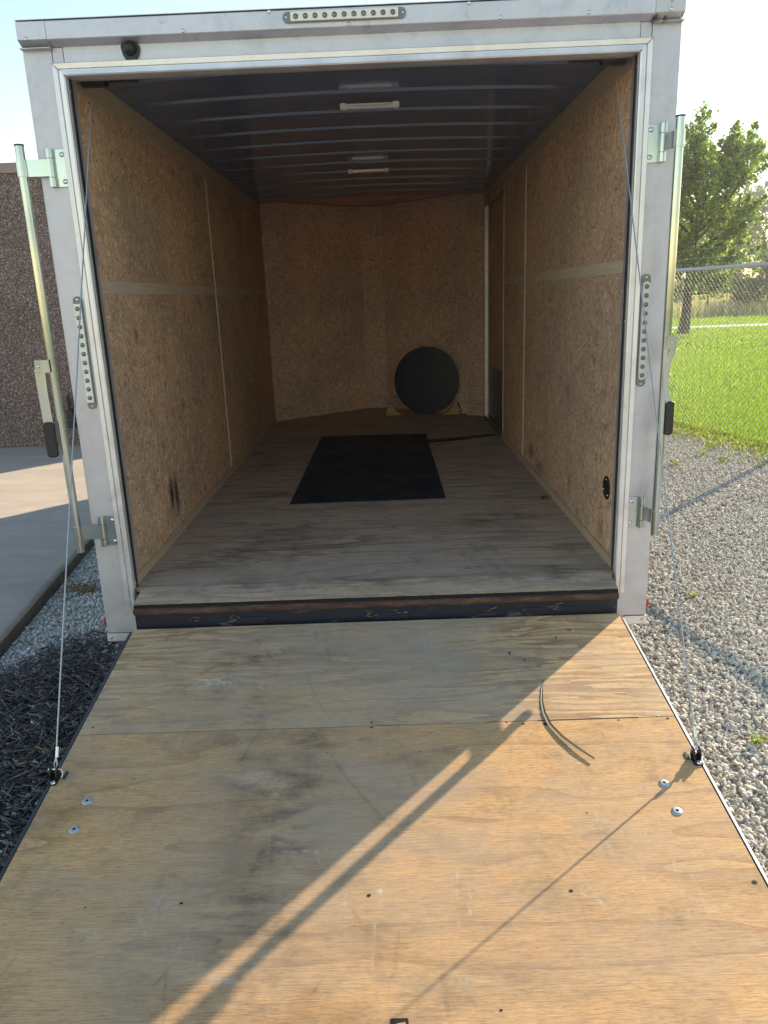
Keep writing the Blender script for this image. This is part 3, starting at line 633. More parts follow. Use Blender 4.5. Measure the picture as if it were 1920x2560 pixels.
# right wall beyond the door
X = WI
mb = MB(O); mb.box(X, X+.008, 3.47, 4.70, 2.06, 2.22); mb.obj('osb_panel', 'osb', T)
mb = MB(O); mb.box(X, X+.008, 4.70, 4.80, 0, 2.22); mb.obj('osb_panel', 'osb', T)
door = MB(O).box(X+.035, X+.05, 3.48, 4.69, .04, 2.055).obj('side_door', 'osb', T)
MB(O).box(X+.031, X+.0349, 3.60, 4.55, .05, .56).obj('kick_plate', 'black', door)
jm = MB(O).box(X-.002, X+.034, 4.690, 4.704, .02, 2.07).obj('door_frame', 'trim', T)
MB(O).box(X-.004, X+.034, 3.468, 3.478, .02, 2.07).obj('door_frame', 'zinc', T)
MB(O).box(X-.003, X+.034, 3.479, 4.689, 2.058, 2.072).obj('door_frame', 'zinc', T)
MB(O).box(X-.003, X+.034, 3.479, 4.689, .012, .030).obj('door_frame', 'zinc', T)
MB(O).box(X-.006, X+.002, 3.44, 3.452, .05, 2.2).obj('joint_trim', 'ply', T)
# --- nose
PL = [(-1.115, 4.95), (-.13, 5.73), (.11, 5.73), (.97, 4.905), (1.12, 4.77)]
for i, ((xa, ya), (xb, yb)) in enumerate(zip(PL[:-1], PL[1:])):
    L = math.hypot(xb-xa, yb-ya); o = wsheet('nose_panel', 'yz+', 0, 1, 0, 1, 0, .01, None, 'osbn', T) if False else None
    mb = MB((0, 0, 0)); mb.box(0, L, 0, .01, 0, 2.245); p = mb.obj('nose_panel', 'osbn', T, loc=Vector((xa, ya, 0))-O); p.rotation_euler[2] = math.atan2(yb-ya, xb-xa)
mb = MB(O); mb.add([(-1.12, 4.85, 2.235), (1.12, 4.70, 2.235), (1.12, 4.8, 2.235), (.11, 5.78, 2.225), (-.13, 5.78, 2.225), (-1.12, 5.0, 2.235)], [(0, 1, 2, 3, 4, 5)])
mb.obj('nose_ceiling', 'osbn', T)
mb = MB(O); mb.tube([(-1.10, 4.93, 2.230), (-.12, 5.71, 2.222), (.10, 5.71, 2.222), (1.10, 4.76, 2.230)], .003, 5); mb.obj('nose_trim', 'bark', T)
out = [(-1.266, 5.0), (-.15, 5.9), (.15, 5.9), (1.266, 5.0)]
mb = MB(O)
for (xa, ya), (xb, yb) in zip(out[:-1], out[1:]): mb.add([(xa, ya, -.22), (xb, yb, -.22), (xb, yb, 2.28), (xa, ya, 2.28)], [(0, 1, 2, 3)])
mb.add([(-1.266, 5.0, 2.28), (-.15, 5.9, 2.28), (.15, 5.9, 2.28), (1.266, 5.0, 2.28)], [(0, 1, 2, 3)]); mb.obj('nose_skin', 'skin', T)
mb = MB(O); mb.box(-1.262, 1.262, .09, 5.0, 2.27, 2.30); mb.obj('roof', 'al', T)
# --- ceiling, dark ribbed sheet with a slight crown
prof = [(.045, 0)]; y = .30
edges = []
for k in range(12):
    yc = .47+.405*k
    if yc > 4.8: break
    prof += [(yc-.095, .0), (yc-.093, .014), (yc-.072, .014), (yc-.066, -.008), (yc+.066, -.008), (yc+.072, .014), (yc+.093, .014), (yc+.095, .0)]
prof.append((4.9, 0))
xs = np.linspace(-1.125, 1.125, 31); rg = np.random.default_rng(3); V = []; F = []
for i, (yy, dz) in enumerate(prof):
    for x in xs: V.append((x-O.x, yy-O.y, CZ+dz*(1 if abs(x) < .98 else .15)+.026*(1-(x/1.12)**2)+.0003*math.sin(2.1*x+yy*7)-O.z))
nx = len(xs)
for i in range(len(prof)-1):
    for j in range(nx-1): F.append((i*nx+j, i*nx+j+1, (i+1)*nx+j+1, (i+1)*nx+j))
me = bpy.data.meshes.new('ceiling'); me.from_pydata(V, [], F); ceil = obj('ceiling', me, 'ceil', T)
for yc, x0, x1 in ((.927, -.090, .206), (2.98, -.139, .169)):
    z = 2.182
    li = MB(O).prism(rrect(x0+.03, x1-.03, z-.010, z+.010, .004), 'y', yc-.016, yc+.012).obj('ceiling_light', 'white', T, smooth=True)
    MB(O).box(x0+.035, x1-.035, yc-.0175, yc-.0162, z-.004, z+.004).obj('chrome_strip', 'chrome', li)
    for xa in (x0, x1-.032):
        m2 = MB(O).prism(rrect(xa, xa+.032, z-.013, z+.014, .007), 'y', yc-.019, yc+.014); m2.obj('end_cap', 'white', li, smooth=True)
# --- rear frame
for s in (-1, 1):
    x0, x1 = sorted((s*1.113, s*1.2695))
    p = MB(O).box(x0, x1, 0, .09, -.222, 2.232).obj('corner_post', 'al', T, bevel=.003)
    b = MB(O).prism([(-.006, -.262), (.05, -.262), (.05, -.224), (-.004, -.224)], 'x', *sorted((s*1.165, s*1.272))).obj('foot_bracket', 'trim', p)
    MB(O).lathe([(0, .004), (.004, .004), (.0065, .002), (.007, 0)], (s*1.252, -.007, -.243), (0, -1, 0), 14).obj('screw', 'chrome', b, smooth=True)
    m = MB(O).prism(rrect(.012, .062, -.195, -.150, .008), 'x', *sorted((s*1.2695, s*1.283))).obj('side_marker_light', 'red', T, smooth=True)
    MB(O).prism(rrect(.006, .068, -.2, -.145, .006), 'x', *sorted((s*1.267, s*1.272))).obj('bezel', 'black', m)
hd = MB(O).box(-1.1115, 1.1115, .002, .09, 2.134, 2.232).obj('header', 'alh', T)
MB(O).box(-1.157, -1.1545, -.0008, .0, 2.176, 2.232).obj('joint_line', 'gap', hd); MB(O).box(1.1545, 1.157, -.0008, .0, 2.176, 2.232).obj('joint_line', 'gap', hd)
gut = MB(O); gut.prism([(0.003, 2.232), (-.046, 2.243), (-.050, 2.247), (-.050, 2.308), (.02, 2.312), (.02, 2.232)], 'x', -1.150, 1.150)
gu = gut.obj('header_cap', 'alh', T, bevel=.002)
for s in (-1, 1):
    m_ = MB(O).prism([(-.006, 2.226), (-.050, 2.247), (-.050, 2.308), (.02, 2.312), (.02, 2.226)], 'x', *sorted((s*1.1505, s*1.262)))
    m_.obj('header_end', 'albad' if s > 0 else 'alh', T, bevel=.001)
    MB(O).box(*sorted((s*1.1505, s*1.268)), -.030, .02, 2.2235, 2.2258).obj('end_lip', 'albad' if s > 0 else 'alh', gu)
MB(O).box(-1.262, 1.262, -.0525, .03, 2.3122, 2.3150).obj('top_lip', 'trim', gu)
scr = None
for x, z in ((-1.228, 2.25), (-.628, 2.254), (-.002, 2.252), (.57, 2.252), (1.21, 2.255), (-.3, 2.305), (.45, 2.304), (.9, 2.256)):
    if scr is None:
        scr = MB((0, 0, 0)).lathe([(0, .0045), (.004, .0042), (.0068, .002), (.0075, 0)], (0, 0, 0), (0, -1, 0), 14).obj('screw', 'chrome', gu, loc=Vector((x, -.0505, z))-O, smooth=True)
    else:
        c = scr.copy(); COL.objects.link(c); c.location = Vector((x, -.0505, z))-O
# extruded door trim with mitred corners
TW, TH, TB = 1.16, 2.176, -.100
pr = [(0, .001), (0, -.010), (.003, -.015), (.021, -.013), (.023, -.008), (.027, -.008), (.029, -.018), (.044, -.020), (.049, -.016), (.051, .03)]
V = []; F = []
for (d, yy) in pr: V += [(-TW+d, yy, TB), (-TW+d, yy, TH-d), (TW-d, yy, TH-d), (TW-d, yy, TB)]
for i in range(len(pr)-1):
    for j in range(3): F.append((i*4+j, i*4+j+1, (i+1)*4+j+1, (i+1)*4+j))
F += [tuple(i*4 for i in range(len(pr))), tuple(i*4+3 for i in range(len(pr)))[::-1]]
mb = MB(O); mb.add(V, F); tr = mb.obj('door_trim', 'trim', T)
for s in (-1, 1):
    MB(O).box(*sorted((s*1.1087, s*1.1045)), .012, .030, -.105, 2.13).obj('gasket', 'black', tr); MB(O).box(*sorted((s*1.1088, s*1.1125)), .0, .042, -.105, 2.13).obj('jamb_return', 'al', tr)
    mb = MB(O); mb.tube([(s*(TW-.001), -.0155, TH-.001), (s*(TW-.023), -.0145, TH-.023), (s*(TW-.05), -.0205, TH-.05)], .0012, 4); mb.obj('mitre_joint', 'gap', tr)
    for z in (.02, 2.08, 1.12): MB(O).lathe([(0, .003), (.004, .002), (.005, 0)], (s*1.1085, .012, z), (-s, 0, 0), 10).obj('screw', 'chrome', tr)
# threshold
XA, XB = -1.078, 1.090
si = MB(O).prism([(-.138, -.043), (-.152, -.045), (-.159, -.052), (-.160, -.064), (-.154, -.073), (-.140, -.077), (-.12, -.077), (-.12, -.043)], 'x', XA, XB).obj('sill', 'rust', T, smooth=True)
MB(O).box(XA+.001, XB-.001, -.142, .02, -.21, -.0772).obj('sill_plate', 'steel', si)
MB(O).box(XA+.002, XB-.002, -.150, -.1385, -.0429, -.0300).obj('sill_seal', 'gap', si)
for x0, x1 in ((-.60, -.48), (.0, .15), (.66, .90)):
    MB(O).box(x0, x1, -.150, -.1421, -.138, -.104).obj('hinge_leaf', 'steel', si, bevel=.003)
for k, (x, w_) in enumerate(((-.83, .03), (-.66, .05), (-.02, .06), (.10, .05), (.52, .03), (.80, .02))):
    m_ = MB(O)
    for q in range(5):
        x0 = x+RNG.uniform(0, w_); z0 = -.118+RNG.uniform(0, .03); m_.tube([(x0, -.152, z0), (x0+RNG.uniform(-.03, .03), -.156, z0+RNG.uniform(-.012, .015))], .0012, 4)
    tag(m_.obj('grass_clipping', 'straw', si), kind='stuff')
MB(O).box(-1.24, 1.24, .1, 4.9, -.10, -.03).obj('chassis_deck', 'steel', T)
for s in (-1, 1): MB(O).box(*sorted((s*1.16, s*1.25)), .10, 4.9, -.22, -.101).obj('chassis_rail', 'steel', T)
ty = MB((0, 0, 0)).lathe([(.15, -.10), (.22, -.105), (.24, -.08), (.24, .08), (.22, .105), (.15, .10)], (0, 0, 0), (1, 0, 0), 32)
rim = MB((0, 0, 0)).lathe([(0, .05), (.06, .06), (.10, .03), (.15, .09), (.155, .10), (.155, -.1), (0, -.06)], (0, 0, 0), (1, 0, 0), 32)
tm = ty.mesh('tyre', True); rm = rim.mesh('rim', True)
for s in (-1, 1):
    for y in (2.2, 2.75):
        wh = obj('wheel', rm if len(rm.materials) else rm, 'chrome', T, Vector((s*1.0, y, G+.24))-O); wh.rotation_euler[2] = 0 if s > 0 else math.pi
        obj('tyre', tm, 'tyre', wh)
mb = MB(O)
for s in (-1, 1): mb.tube([(s*.9, 4.9, -.14), (0, 6.9, -.14)], .045, 4)
tg = mb.obj('tongue', 'steel', T); MB(O).tube([(0, 6.6, G), (0, 6.6, .2)], .03, 10).obj('jack', 'steel', tg)
# --- LED strip lights
ledm = MB((0, 0, 0)).lathe([(0, .006), (.0035, .0055), (.004, .002), (.0065, .0015), (.0085, .0035), (.0098, .0)], (0, 0, 0), (0, -1, 0), 16).mesh('led', True); ledm.materials.append(M['lensdark'])
def strip_light(cx, cz, half, vert, style, y0, name):
    P = (lambda u, v: (cx+v, cz+u)) if vert else (lambda u, v: (cx+u, cz+v))
    e = .030; wv = .0185
    if style == 'oval': base = rrect(-half, half, -wv, wv, wv-.0005, 8)
    else: base = rrect(-half, half, -wv, wv, wv-.001, 8)
    b = MB(O).prism([P(u, v) for u, v in base], 'y', y0-.006, y0).obj(name, 'bezel', T, smooth=True)
    ins = rrect(-half+e, half-e, -wv*.82, wv*.82, .003 if style != 'oval' else wv*.8, 6)
    MB(O).prism([P(u, v) for u, v in ins], 'y', y0-.016, y0-.0062).obj('lens', 'lens' if style == 'oval' else 'white', b, smooth=True)
    for k in range(11):
        u = (-half+e+.02)+(2*half-2*e-.04)*k/10; x, z = P(u, 0)
        l = obj('led', ledm, None, b, Vector((x, y0-.0161, z))-O)
    for q in (-1, 1):
        x, z = P(q*(half-.013), 0); MB(O).lathe([(0, .003), (.003, .003), (.0055, .0)], (x, y0-.006, z), (0, -1, 0), 12).obj('screw', 'chrome', b)
    return b
strip_light(-.018, 2.281, .232, False, 'bar', -.050, 'brake_light')
strip_light(-1.190, 1.073, .236, True, 'bar', -.001, 'tail_light')
strip_light(1.184, 1.077, .232, True, 'oval', -.001, 'tail_light')
# clearance lamp with its black hood
ls = lambda u, v: (-.849+u*1.6, 2.200+v*1.6)
hb = MB(O).prism([ls(u, v) for u, v in ((-.023, .014), (-.019, .022), (.017, .022), (.023, .012), (.020, -.003), (.007, -.022), (.001, -.027), (-.007, -.022), (-.019, -.005))], 'y', -.010, -.001).obj('licence_light', 'black', T, bevel=.002)
mb = MB(O); mb.lathe([(.0, .026), (.012, .025), (.019, .020), (.024, .010), (.026, 0)], (-.849, -.010, 2.215), (0, -1, 0), 24); mb.obj('hood', 'black', hb, smooth=True)
MB(O).lathe([(0, .004), (.0055, .003), (.0075, 0)], (-.849, -.010, 2.166), (0, -1, 0), 12).obj('screw', 'chrome', hb)
# vent plate on the right wall
vp = MB(O).lathe([(0, .006), (.050, .006), (.056, .003), (.057, 0)], (WI, .205, .347), (-1, 0, 0), 28).obj('floor_vent_plate', 'black', T, smooth=True)
for a in (100, 220, 340):
    MB(O).lathe([(0, .003), (.004, .002), (.005, 0)], (WI-.006, .205+.044*math.cos(math.radians(a)), .347+.044*math.sin(math.radians(a))), (-1, 0, 0), 10).obj('screw', 'chrome', vp)
# --- lock bars with hinges
def lock_bar(s, bx, by, z0, z1):
    R = .0175; bar = MB(O).tube([(bx, by, z0), (bx, by, z1)], R, 20).obj('lock_bar', 'zinc', T, smooth=True)
    MB(O).tube([(bx, by, z1), (bx, by, z1+.006)], R+.0015, 16).obj('end_cap', 'black', bar)
    for zc in (1.803, .285):
        xh = s*1.216; yh = -.022
        pl = [(s*a, b) for a, b in ((1.157, 0), (1.216, 0))]
        poly = rrect(1.152, 1.208, zc-.070, zc+.070, .012); poly = [(s*u, v) for u, v in poly]
        h = MB(O).prism(poly, 'y', -.0065, -.0005).obj('hinge', 'zinc', bar, bevel=.001)
        for a, b in ((.036, .070), (-.070, -.036)): MB(O).tube([(xh, -.016, zc+a), (xh, -.016, zc+b)], .0155, 16).obj('hinge_knuckle', 'zinc', bar, smooth=True)
        MB(O).tube([(xh, -.016, zc-.034), (xh, -.016, zc+.034)], .0145, 16).obj('hinge_knuckle', 'zinc', bar, smooth=True)
        d = Vector((bx-xh, by+.016, 0)); L = d.length; d.normalize(); nrm = Vector((-d.y, d.x, 0))*.0028
        m3 = MB(O); path = [(xh, -.026), (bx, by)]
        pp = [(x, y-.0025) for x, y in path]+[(x+s*.002, y+.0025) for x, y in path[::-1]]
        m3.prism(pp, 'z', zc-.031, zc+.031)
        m3.tube([(bx, by, zc-.031), (bx, by, zc+.031)], R+.0035, 16)
        m3.obj('hinge_arm', 'zinc', bar)
        for dz in (-.05, .05):
            MB(O).lathe([(0, .0015), (.003, .002), (.0035, .0045), (.0065, .004), (.0098, .001), (.010, 0)], (s*1.170, -.0065, zc+dz), (0, -1, 0), 16).obj('screw', 'chrome', bar, smooth=True)
    return bar
lb = lock_bar(-1, -1.325, -.030, .195, 1.885)
MB(O).prism(rrect(-1.388, -1.326, 1.004, 1.058, .006), 'y', -.060, -.054).obj('handle_bracket', 'zinc', lb, bevel=.001)
MB(O).lathe([(0, .005), (.004, .004), (.006, .001), (.0062, 0)], (-1.372, -.060, 1.031), (0, -1, 0), 14).obj('rivet', 'chrome', lb, smooth=True)
MB(O).prism([(-1.396, 1.020), (-1.350, 1.020), (-1.353, .93), (-1.350, .79), (-1.392, .79), (-1.395, .93)], 'y', -.054, -.049).obj('handle', 'zinc', lb, bevel=.001)
MB(O).prism(rrect(-1.394, -1.347, .640, .795, .015), 'y', -.062, -.044).obj('grip', 'rubber', lb, bevel=.004)
KB = .970; kx = lambda x: .087+(x-.087)*KB; kz = lambda z: 1.26+(z-1.26)*KB
rb = lock_bar(1, 1.250, -.100, .205, 1.877)
kp = lambda ps: [(kx(x), kz(z)) for x, z in ps]
MB(O).prism(kp(rrect(1.276, 1.322, 1.000, 1.056, .005)), 'y', -.126, -.120).obj('handle_bracket', 'zinc', rb, bevel=.001)
MB(O).lathe([(0, .005), (.004, .004), (.006, .001), (.0062, 0)], (kx(1.298), -.126, kz(1.030)), (0, -1, 0), 14).obj('rivet', 'chrome', rb, smooth=True)
hp = [(1.312, 1.045), (1.310, 1.0), (1.303, .972), (1.292, .940), (1.287, .895), (1.288, .84), (1.295, .805), (1.305, .78), (1.307, .765)]; wd = .0125
MB(O).prism(kp([(x-wd, z) for x, z in hp]+[(x+wd, z) for x, z in hp[::-1]]), 'y', -.118, -.098).obj('handle', 'zinc', rb, bevel=.001)
MB(O).prism(kp(rrect(1.294, 1.330, .632, .780, .014)), 'y', -.124, -.094).obj('grip', 'rubber', rb, bevel=.004)
# --- cables and their spring rollers
RA = 0.1456; RY, RZ, RK, RX = -.1687, -.1330, .955, .0039      # hinge line, ramp drawn at scale RK about it
def rampP(x, t, h=0): return (RX+x*RK, RY-t*RK*math.cos(RA)-h*RK*math.sin(RA), RZ-t*RK*math.sin(RA)+h*RK*math.cos(RA))
for s, top in ((-1, (-1.062, .15, 2.144)), (1, (1.058, .15, 2.130))):
    a = Vector(rampP(s*1.130, .955, .035)); b = Vector(top); d = (b-a).normalized()
    c = MB(O).tube([a+d*.02, b], .0027, 8).obj('lift_cable', 'cable', T, smooth=True)
    MB(O).tube([a+d*.035+Vector((.003, 0, 0)), a+d*.07+Vector((.003, 0, 0))], .006, 10).obj('ferrule', 'chrome', c, smooth=True)
    mb = MB(O); mb.tube([a+d*.036, a+d*.012+Vector((.006, 0, 0)), a-d*.006, a+d*.012-Vector((.006, 0, 0)), a+d*.036], .0022, 6); mb.obj('cable_loop', 'cable', c, smooth=True)
    rl = MB(O).tube([(s*1.095, .13, 2.150), (s*1.0, .13, 2.150)], .032, 16).obj('spring_roller', 'black', T, smooth=True)
    mb = MB(O); mb.tube([(s*1.0, .13, 2.150), (s*.93, .13, 2.154)], .018, 12); mb.box(*sorted((s*.99, s*.875)), .11, .16, 2.142, 2.165); mb.obj('roller_bracket', 'black', rl)
    MB(O).lathe([(0, .004), (.004, .003), (.006, 0)], (s*.885, .11, 2.154), (0, -1, 0), 10).obj('screw', 'chrome', rl)
# --- ramp
RL = 2.17
R_ = MB((0, 0, 0)).box(-1.128, 1.128, -RL, -.005, -.050, -.0195).obj('ramp', 'steel', T, loc=Vector((RX, RY, RZ))-O); R_.rotation_euler[0] = RA; R_.scale = (RK, RK, RK)
def scratches(U, W, n, seed, w0, w1, amp):
    rg = np.random.default_rng(seed); m = np.zeros(U.shape)
    for _ in range(n):
        x, y, a, L = rg.uniform(-1.05, 1.05), rg.uniform(w0, w1), rg.normal(1.57, .5), rg.uniform(.03, .28)
        dx, dy = math.cos(a)*L, math.sin(a)*L; m += rg.uniform(.3, 1)*amp*seg_mask(U, W, [(x, y), (x+dx*.5+rg.normal(0, .006), y+dy*.5), (x+dx, y+dy)], rg.uniform(.0028, .005))
    return m
def scuffs(U, W, n, seed, w0, w1, amp):
    rg = np.random.default_rng(seed); m = np.zeros(U.shape)
    for _ in range(n): m += rg.uniform(.3, 1)*amp*blob(U, W, rg.uniform(-1.05, 1.05), rg.uniform(w0, w1), rg.uniform(.008, .07), rg.uniform(.006, .03), rg.uniform(-.6, .6))
    return m
def rm1(U, W):
    R = .28*blob(U, W, -.50, -.35, .20, .5)+.35*blob(U, W, -.5, -.3, .05, .6)*(np.sin(W*160+U*40) > .2)+.3*blob(U, W, -.62, -.45, .05, .5)
    R += .5*seg_mask(U, W, [(-.50, -.16), (-.47, -.24), (-.40, -.36)], .006)+.4*seg_mask(U, W, [(-.30, -.35), (-.24, -.55), (-.17, -.70)], .006)+.7*blob(U, W, .25, -.40, .02, .008)+.4*blob(U, W, .2, -.04, .05, .01)
    R += .35*blob(U, W, -.15, -.25, .16, .08)+.3*seg_mask(U, W, [(.60, -.30), (.7, -.55)], .007)+.25*blob(U, W, .5, -.35, .3, .12)
    Gm = .9*blob(U, W, -.66, -.43, .10, .035)+.7*blob(U, W, -.467, -.17, .05, .012)+.9*blob(U, W, -.13, -.31, .010, .006)+.9*blob(U, W, .01, -.31, .014, .006)
    Gm += .5*seg_mask(U, W, [(.215, -.02), (.225, -.33)], .004)+.35*seg_mask(U, W, [(.245, -.02), (.250, -.33)], .003)+.4*blob(U, W, -.2, -.33, .08, .006)
    Bm = np.clip(.95*blob(U, W, .15, -.3, .85, .9)+.3*blob(U, W, -.6, -.5, .3, .3)-.9*blob(U, W, 1.0, -.4, .35, .6), 0, 1)
    R += scratches(U, W, 22, 1, -.74, 0, .45)+scuffs(U, W, 30, 2, -.74, 0, .5); Gm += scratches(U, W, 14, 3, -.74, 0, .4)+scuffs(U, W, 10, 4, -.74, 0, .4)
    return R, Gm, Bm
def rm2(U, W):
    R = .50*seg_mask(U, W, [(-.42, -.75), (-.40, -1.3), (-.46, -2.2)], .17)+.45*seg_mask(U, W, [(-.22, -.8), (-.28, -1.5), (-.2, -2.2)], .10)
    R += .85*blob(U, W, -.215, -.775, .09, .016)+.6*blob(U, W, -.20, -.83, .05, .03)+.5*blob(U, W, -.36, -1.02, .12, .07)+.5*blob(U, W, -.30, -1.22, .10, .06)+.4*blob(U, W, -.12, -1.45, .10, .07)+.45*blob(U, W, .04, -1.20, .05, .035)+.35*blob(U, W, .0, -1.62, .12, .06)
    for k in range(16):
        t = k/15; R += .55*(.5+.5*math.sin(k*2.7))*blob(U, W, -.325-.13*t, -1.22-.50*t, .011, .007, .9)
    for k in range(20):
        t = k/19; R += .45*blob(U, W, -.20-.07*t, -.95-.62*t, .012, .008, .6)
    R += .5*seg_mask(U, W, [(-.155, -.9), (-.09, -1.02), (.075, -1.27)], .005)+.4*seg_mask(U, W, [(.10, -.85), (.12, -.95), (.14, -1.05)], .007)
    R += .65*seg_mask(U, W, [(-.42, -1.88), (-.37, -1.93)], .010)+.6*seg_mask(U, W, [(-.155, -1.77), (-.13, -1.73)], .003)+.35*seg_mask(U, W, [(-1.06, -1.0), (-.9, -1.02), (-.75, -1.07)], .008)
    R += .55*blob(U, W, .46, -1.14, .014, .006)+.30*seg_mask(U, W, [(.165, -1.33), (.17, -1.45)], .007)+.3*blob(U, W, .26, -1.52, .012, .06)+.35*seg_mask(U, W, [(.185, -1.64), (.19, -1.9)], .004)+.22*blob(U, W, .55, -1.55, .25, .16)+.2*blob(U, W, .45, -1.85, .2, .2)
    Gm = .5*blob(U, W, -.20, -1.32, .12, .007)+.6*blob(U, W, .02, -1.47, .010, .006)+.5*seg_mask(U, W, [(.25, -1.42), (.235, -1.60)], .002)+.5*seg_mask(U, W, [(.285, -1.45), (.27, -1.58)], .0018)
    Gm += .6*seg_mask(U, W, [(.018, -1.46), (.02, -1.52)], .005)+.6*seg_mask(U, W, [(-.085, -1.48), (-.08, -1.51)], .006)+.6*blob(U, W, -.07, -1.75, .010, .012)+.45*seg_mask(U, W, [(.005, -1.55), (-.005, -1.72)], .002)
    Gm += .5*seg_mask(U, W, [(.60, -1.50), (.66, -1.535)], .004)+.35*seg_mask(U, W, [(.75, -1.5), (.9, -1.72)], .0025)+.5*blob(U, W, -.4, -1.0, .1, .05)*.5
    Bm = np.clip(.75*blob(U, W, -.25, -1.0, .55, .6)+.35*blob(U, W, -.6, -1.6, .3, .5)+.25*blob(U, W, .5, -1.5, .4, .3)-.3*blob(U, W, -1.1, -1.0, .2, .8), 0, 1)
    R += scratches(U, W, 60, 5, -2.1, -.75, .42)+scuffs(U, W, 80, 6, -2.1, -.75, .45)+.5*scuffs(U*2.2, W, 30, 16, -2.1, -.75, .5); Gm += scratches(U, W, 46, 7, -2.1, -.75, .42)+scuffs(U, W, 16, 8, -2.1, -.75, .35)
    return R, Gm, Bm
b1 = sheet('plywood_board', 'xy+', -1.134, 1.134, -.7395, -.004, 0, .019, rm1, 'ramp', R_, step=.006)
b2 = sheet('plywood_board', 'xy+', -1.134, 1.134, -RL+.01, -.7425, 0, .019, rm2, 'ramp2', R_, step=.006)
MB((0, 0, 0)).prism([(.62, -.0005), (1.0, -.0005), (1.0, .0005), (.62, .0005)], 'y', -.7435, -.7382).obj('open_joint', 'gap', b2)
MB((0, 0, 0)).box(-1.1475, -1.136, -RL, -.045, -.045, .0015).obj('edge_trim', 'skin', R_)  # left edge dark: its shade is put into the material colour
MB((0, 0, 0)).box(1.1395, 1.1475, -RL, -.045, -.045, .0015).obj('edge_trim', 'trim', R_)  # right edge pale: its sunlit look is put into the material
MB((0, 0, 0)).box(1.1342, 1.1393, -RL, -.045, -.045, -.003).obj('edge_gap', 'gap', R_)
MB((0, 0, 0)).box(-1.136, 1.14, -RL-.03, -RL, -.05, -.004).obj('end_trim', 'trim', R_)
bolt = MB((0, 0, 0)).lathe([(0, .0012), (.0055, .0012), (.006, .0046), (.011, .0048), (.0155, .003), (.0178, .0004), (.0178, 0)], (0, 0, 0), (0, 0, 1), 28).mesh('bolt', True); bolt.materials.append(M['galv'])
sock = MB((0, 0, 0)).lathe([(0, .0016), (.0052, .0016)], (0, 0, 0), (0, 0, 1), 6).mesh('socket'); sock.materials.append(M['gap'])
for x in (-.979, .979):
    for t in (1.082, 1.205):
        bo = obj('bolt', bolt, None, R_, (x, -t, .0003)); obj('bolt_socket', sock, None, R_, (x, -t, .0003))
hole = MB((0, 0, 0)).lathe([(.0, 0), (.8, 0), (1, .0)], (0, 0, 0), (0, 0, 1), 14).mesh('screw_hole'); hole.materials.append(M['gap'])
for x, y, r in ((-.011, -.722, .005), (-.011, -.750, .005), (.561, -.757, .0055), (.644, -.762, .010), (.50, -.745, .004), (1.105, -.752, .006), (.92, -.753, .004), (-.014, -1.487, .006), (.572, -1.491, .006), (-.56, -1.495, .005), (1.105, -1.48, .008), (-.17, -.88, .003), (.165, -.89, .003), (.69, -1.20, .003), (.32, -1.83, .004), (-.84, -1.50, .003), (-1.09, -.70, .005)):
    h = obj('screw_hole', hole, None, R_, (x, y, .0009)); h.scale = (r, r*.8, 1)
MB((0, 0, 0)).prism(rrect(.043, .088, -1.868, -1.843, .004), 'z', .0004, .0010).obj('hand_hole', 'gap', R_)
MB((0, 0, 0)).prism([(.05, -1.866), (.083, -1.864), (.080, -1.853), (.060, -1.856)], 'z', .0011, .0016).obj('torn_wood', 'wedge', R_)
for x, y in ((-1.085, -.76), (1.075, -.735)):
    MB((0, 0, 0)).lathe([(0, .0008), (.003, .0015), (.005, .0)], (x, y, .0006), (0, 0, 1), 10).obj('screw', 'chrome', R_)
for s in (-1, 1):
    br = MB((0, 0, 0)); br.prism(rrect(s*1.130-.020, s*1.130+.014, -1.005, -.945, .006), 'z', .001, .005)
    for q in (-.013, .009): br.prism([(-.985, .005), (-.950, .005), (-.943, .022), (-.955, .045), (-.972, .045), (-.982, .025)], 'x', s*1.130+q-.002, s*1.130+q+.002)
    b_ = br.obj('cable_anchor', 'black', R_, bevel=.001)
    MB((0, 0, 0)).tube([(s*1.130-.024, -.960, .034), (s*1.130+.018, -.960, .034)], .0045, 10).obj('clevis_pin', 'chrome', R_, smooth=True)
    MB((0, 0, 0)).tube([(s*1.130-s*.020, -.960, .034), (s*1.130-s*.026, -.963, .022), (s*1.130-s*.024, -.975, .008)], .0022, 6).obj('split_pin', 'chrome', R_, smooth=True)
    MB((0, 0, 0)).lathe([(0, .002), (.004, .002), (.0045, .0035), (.0072, .003), (.0085, 0)], (s*1.130, -.994, .005), (0, 0, 1), 16).obj('screw', 'chrome', R_, smooth=True)
    MB((0, 0, 0)).prism(rrect(s*1.130-s*.030-.005, s*1.130-s*.030+.005, -.975, -.938, .004), 'z', .001, .004).obj('anchor_tab', 'black', R_)

# ================================================================== LOOSE THINGS
mo = MB((-.04, 2.6, 0)); mo.prism([(-.553, 1.41), (.448, 1.421), (.451, 3.808), (-.535, 3.866)], 'z', .0008, .007)
o = mo.obj('rubber_mat', 'mat', loc=(-.04, 2.6, 0), bevel=.002); tag(o, 'large flat black rubber mat lying on the middle of the trailer floor', 'floor mat')
o = MB((.72, 3.55, 0)).prism([(.455, 3.36), (.70, 3.42), (1.08, 3.62), (1.08, 3.68), (.68, 3.56), (.455, 3.50)], 'z', .0008, .004).obj('dark_strip', 'mat', loc=(.72, 3.55, 0))  # thin dark strip laid flat on the floor beside the mat
tag(o, 'narrow dark strip lying between the rubber mat and the side door', 'rubber strip')
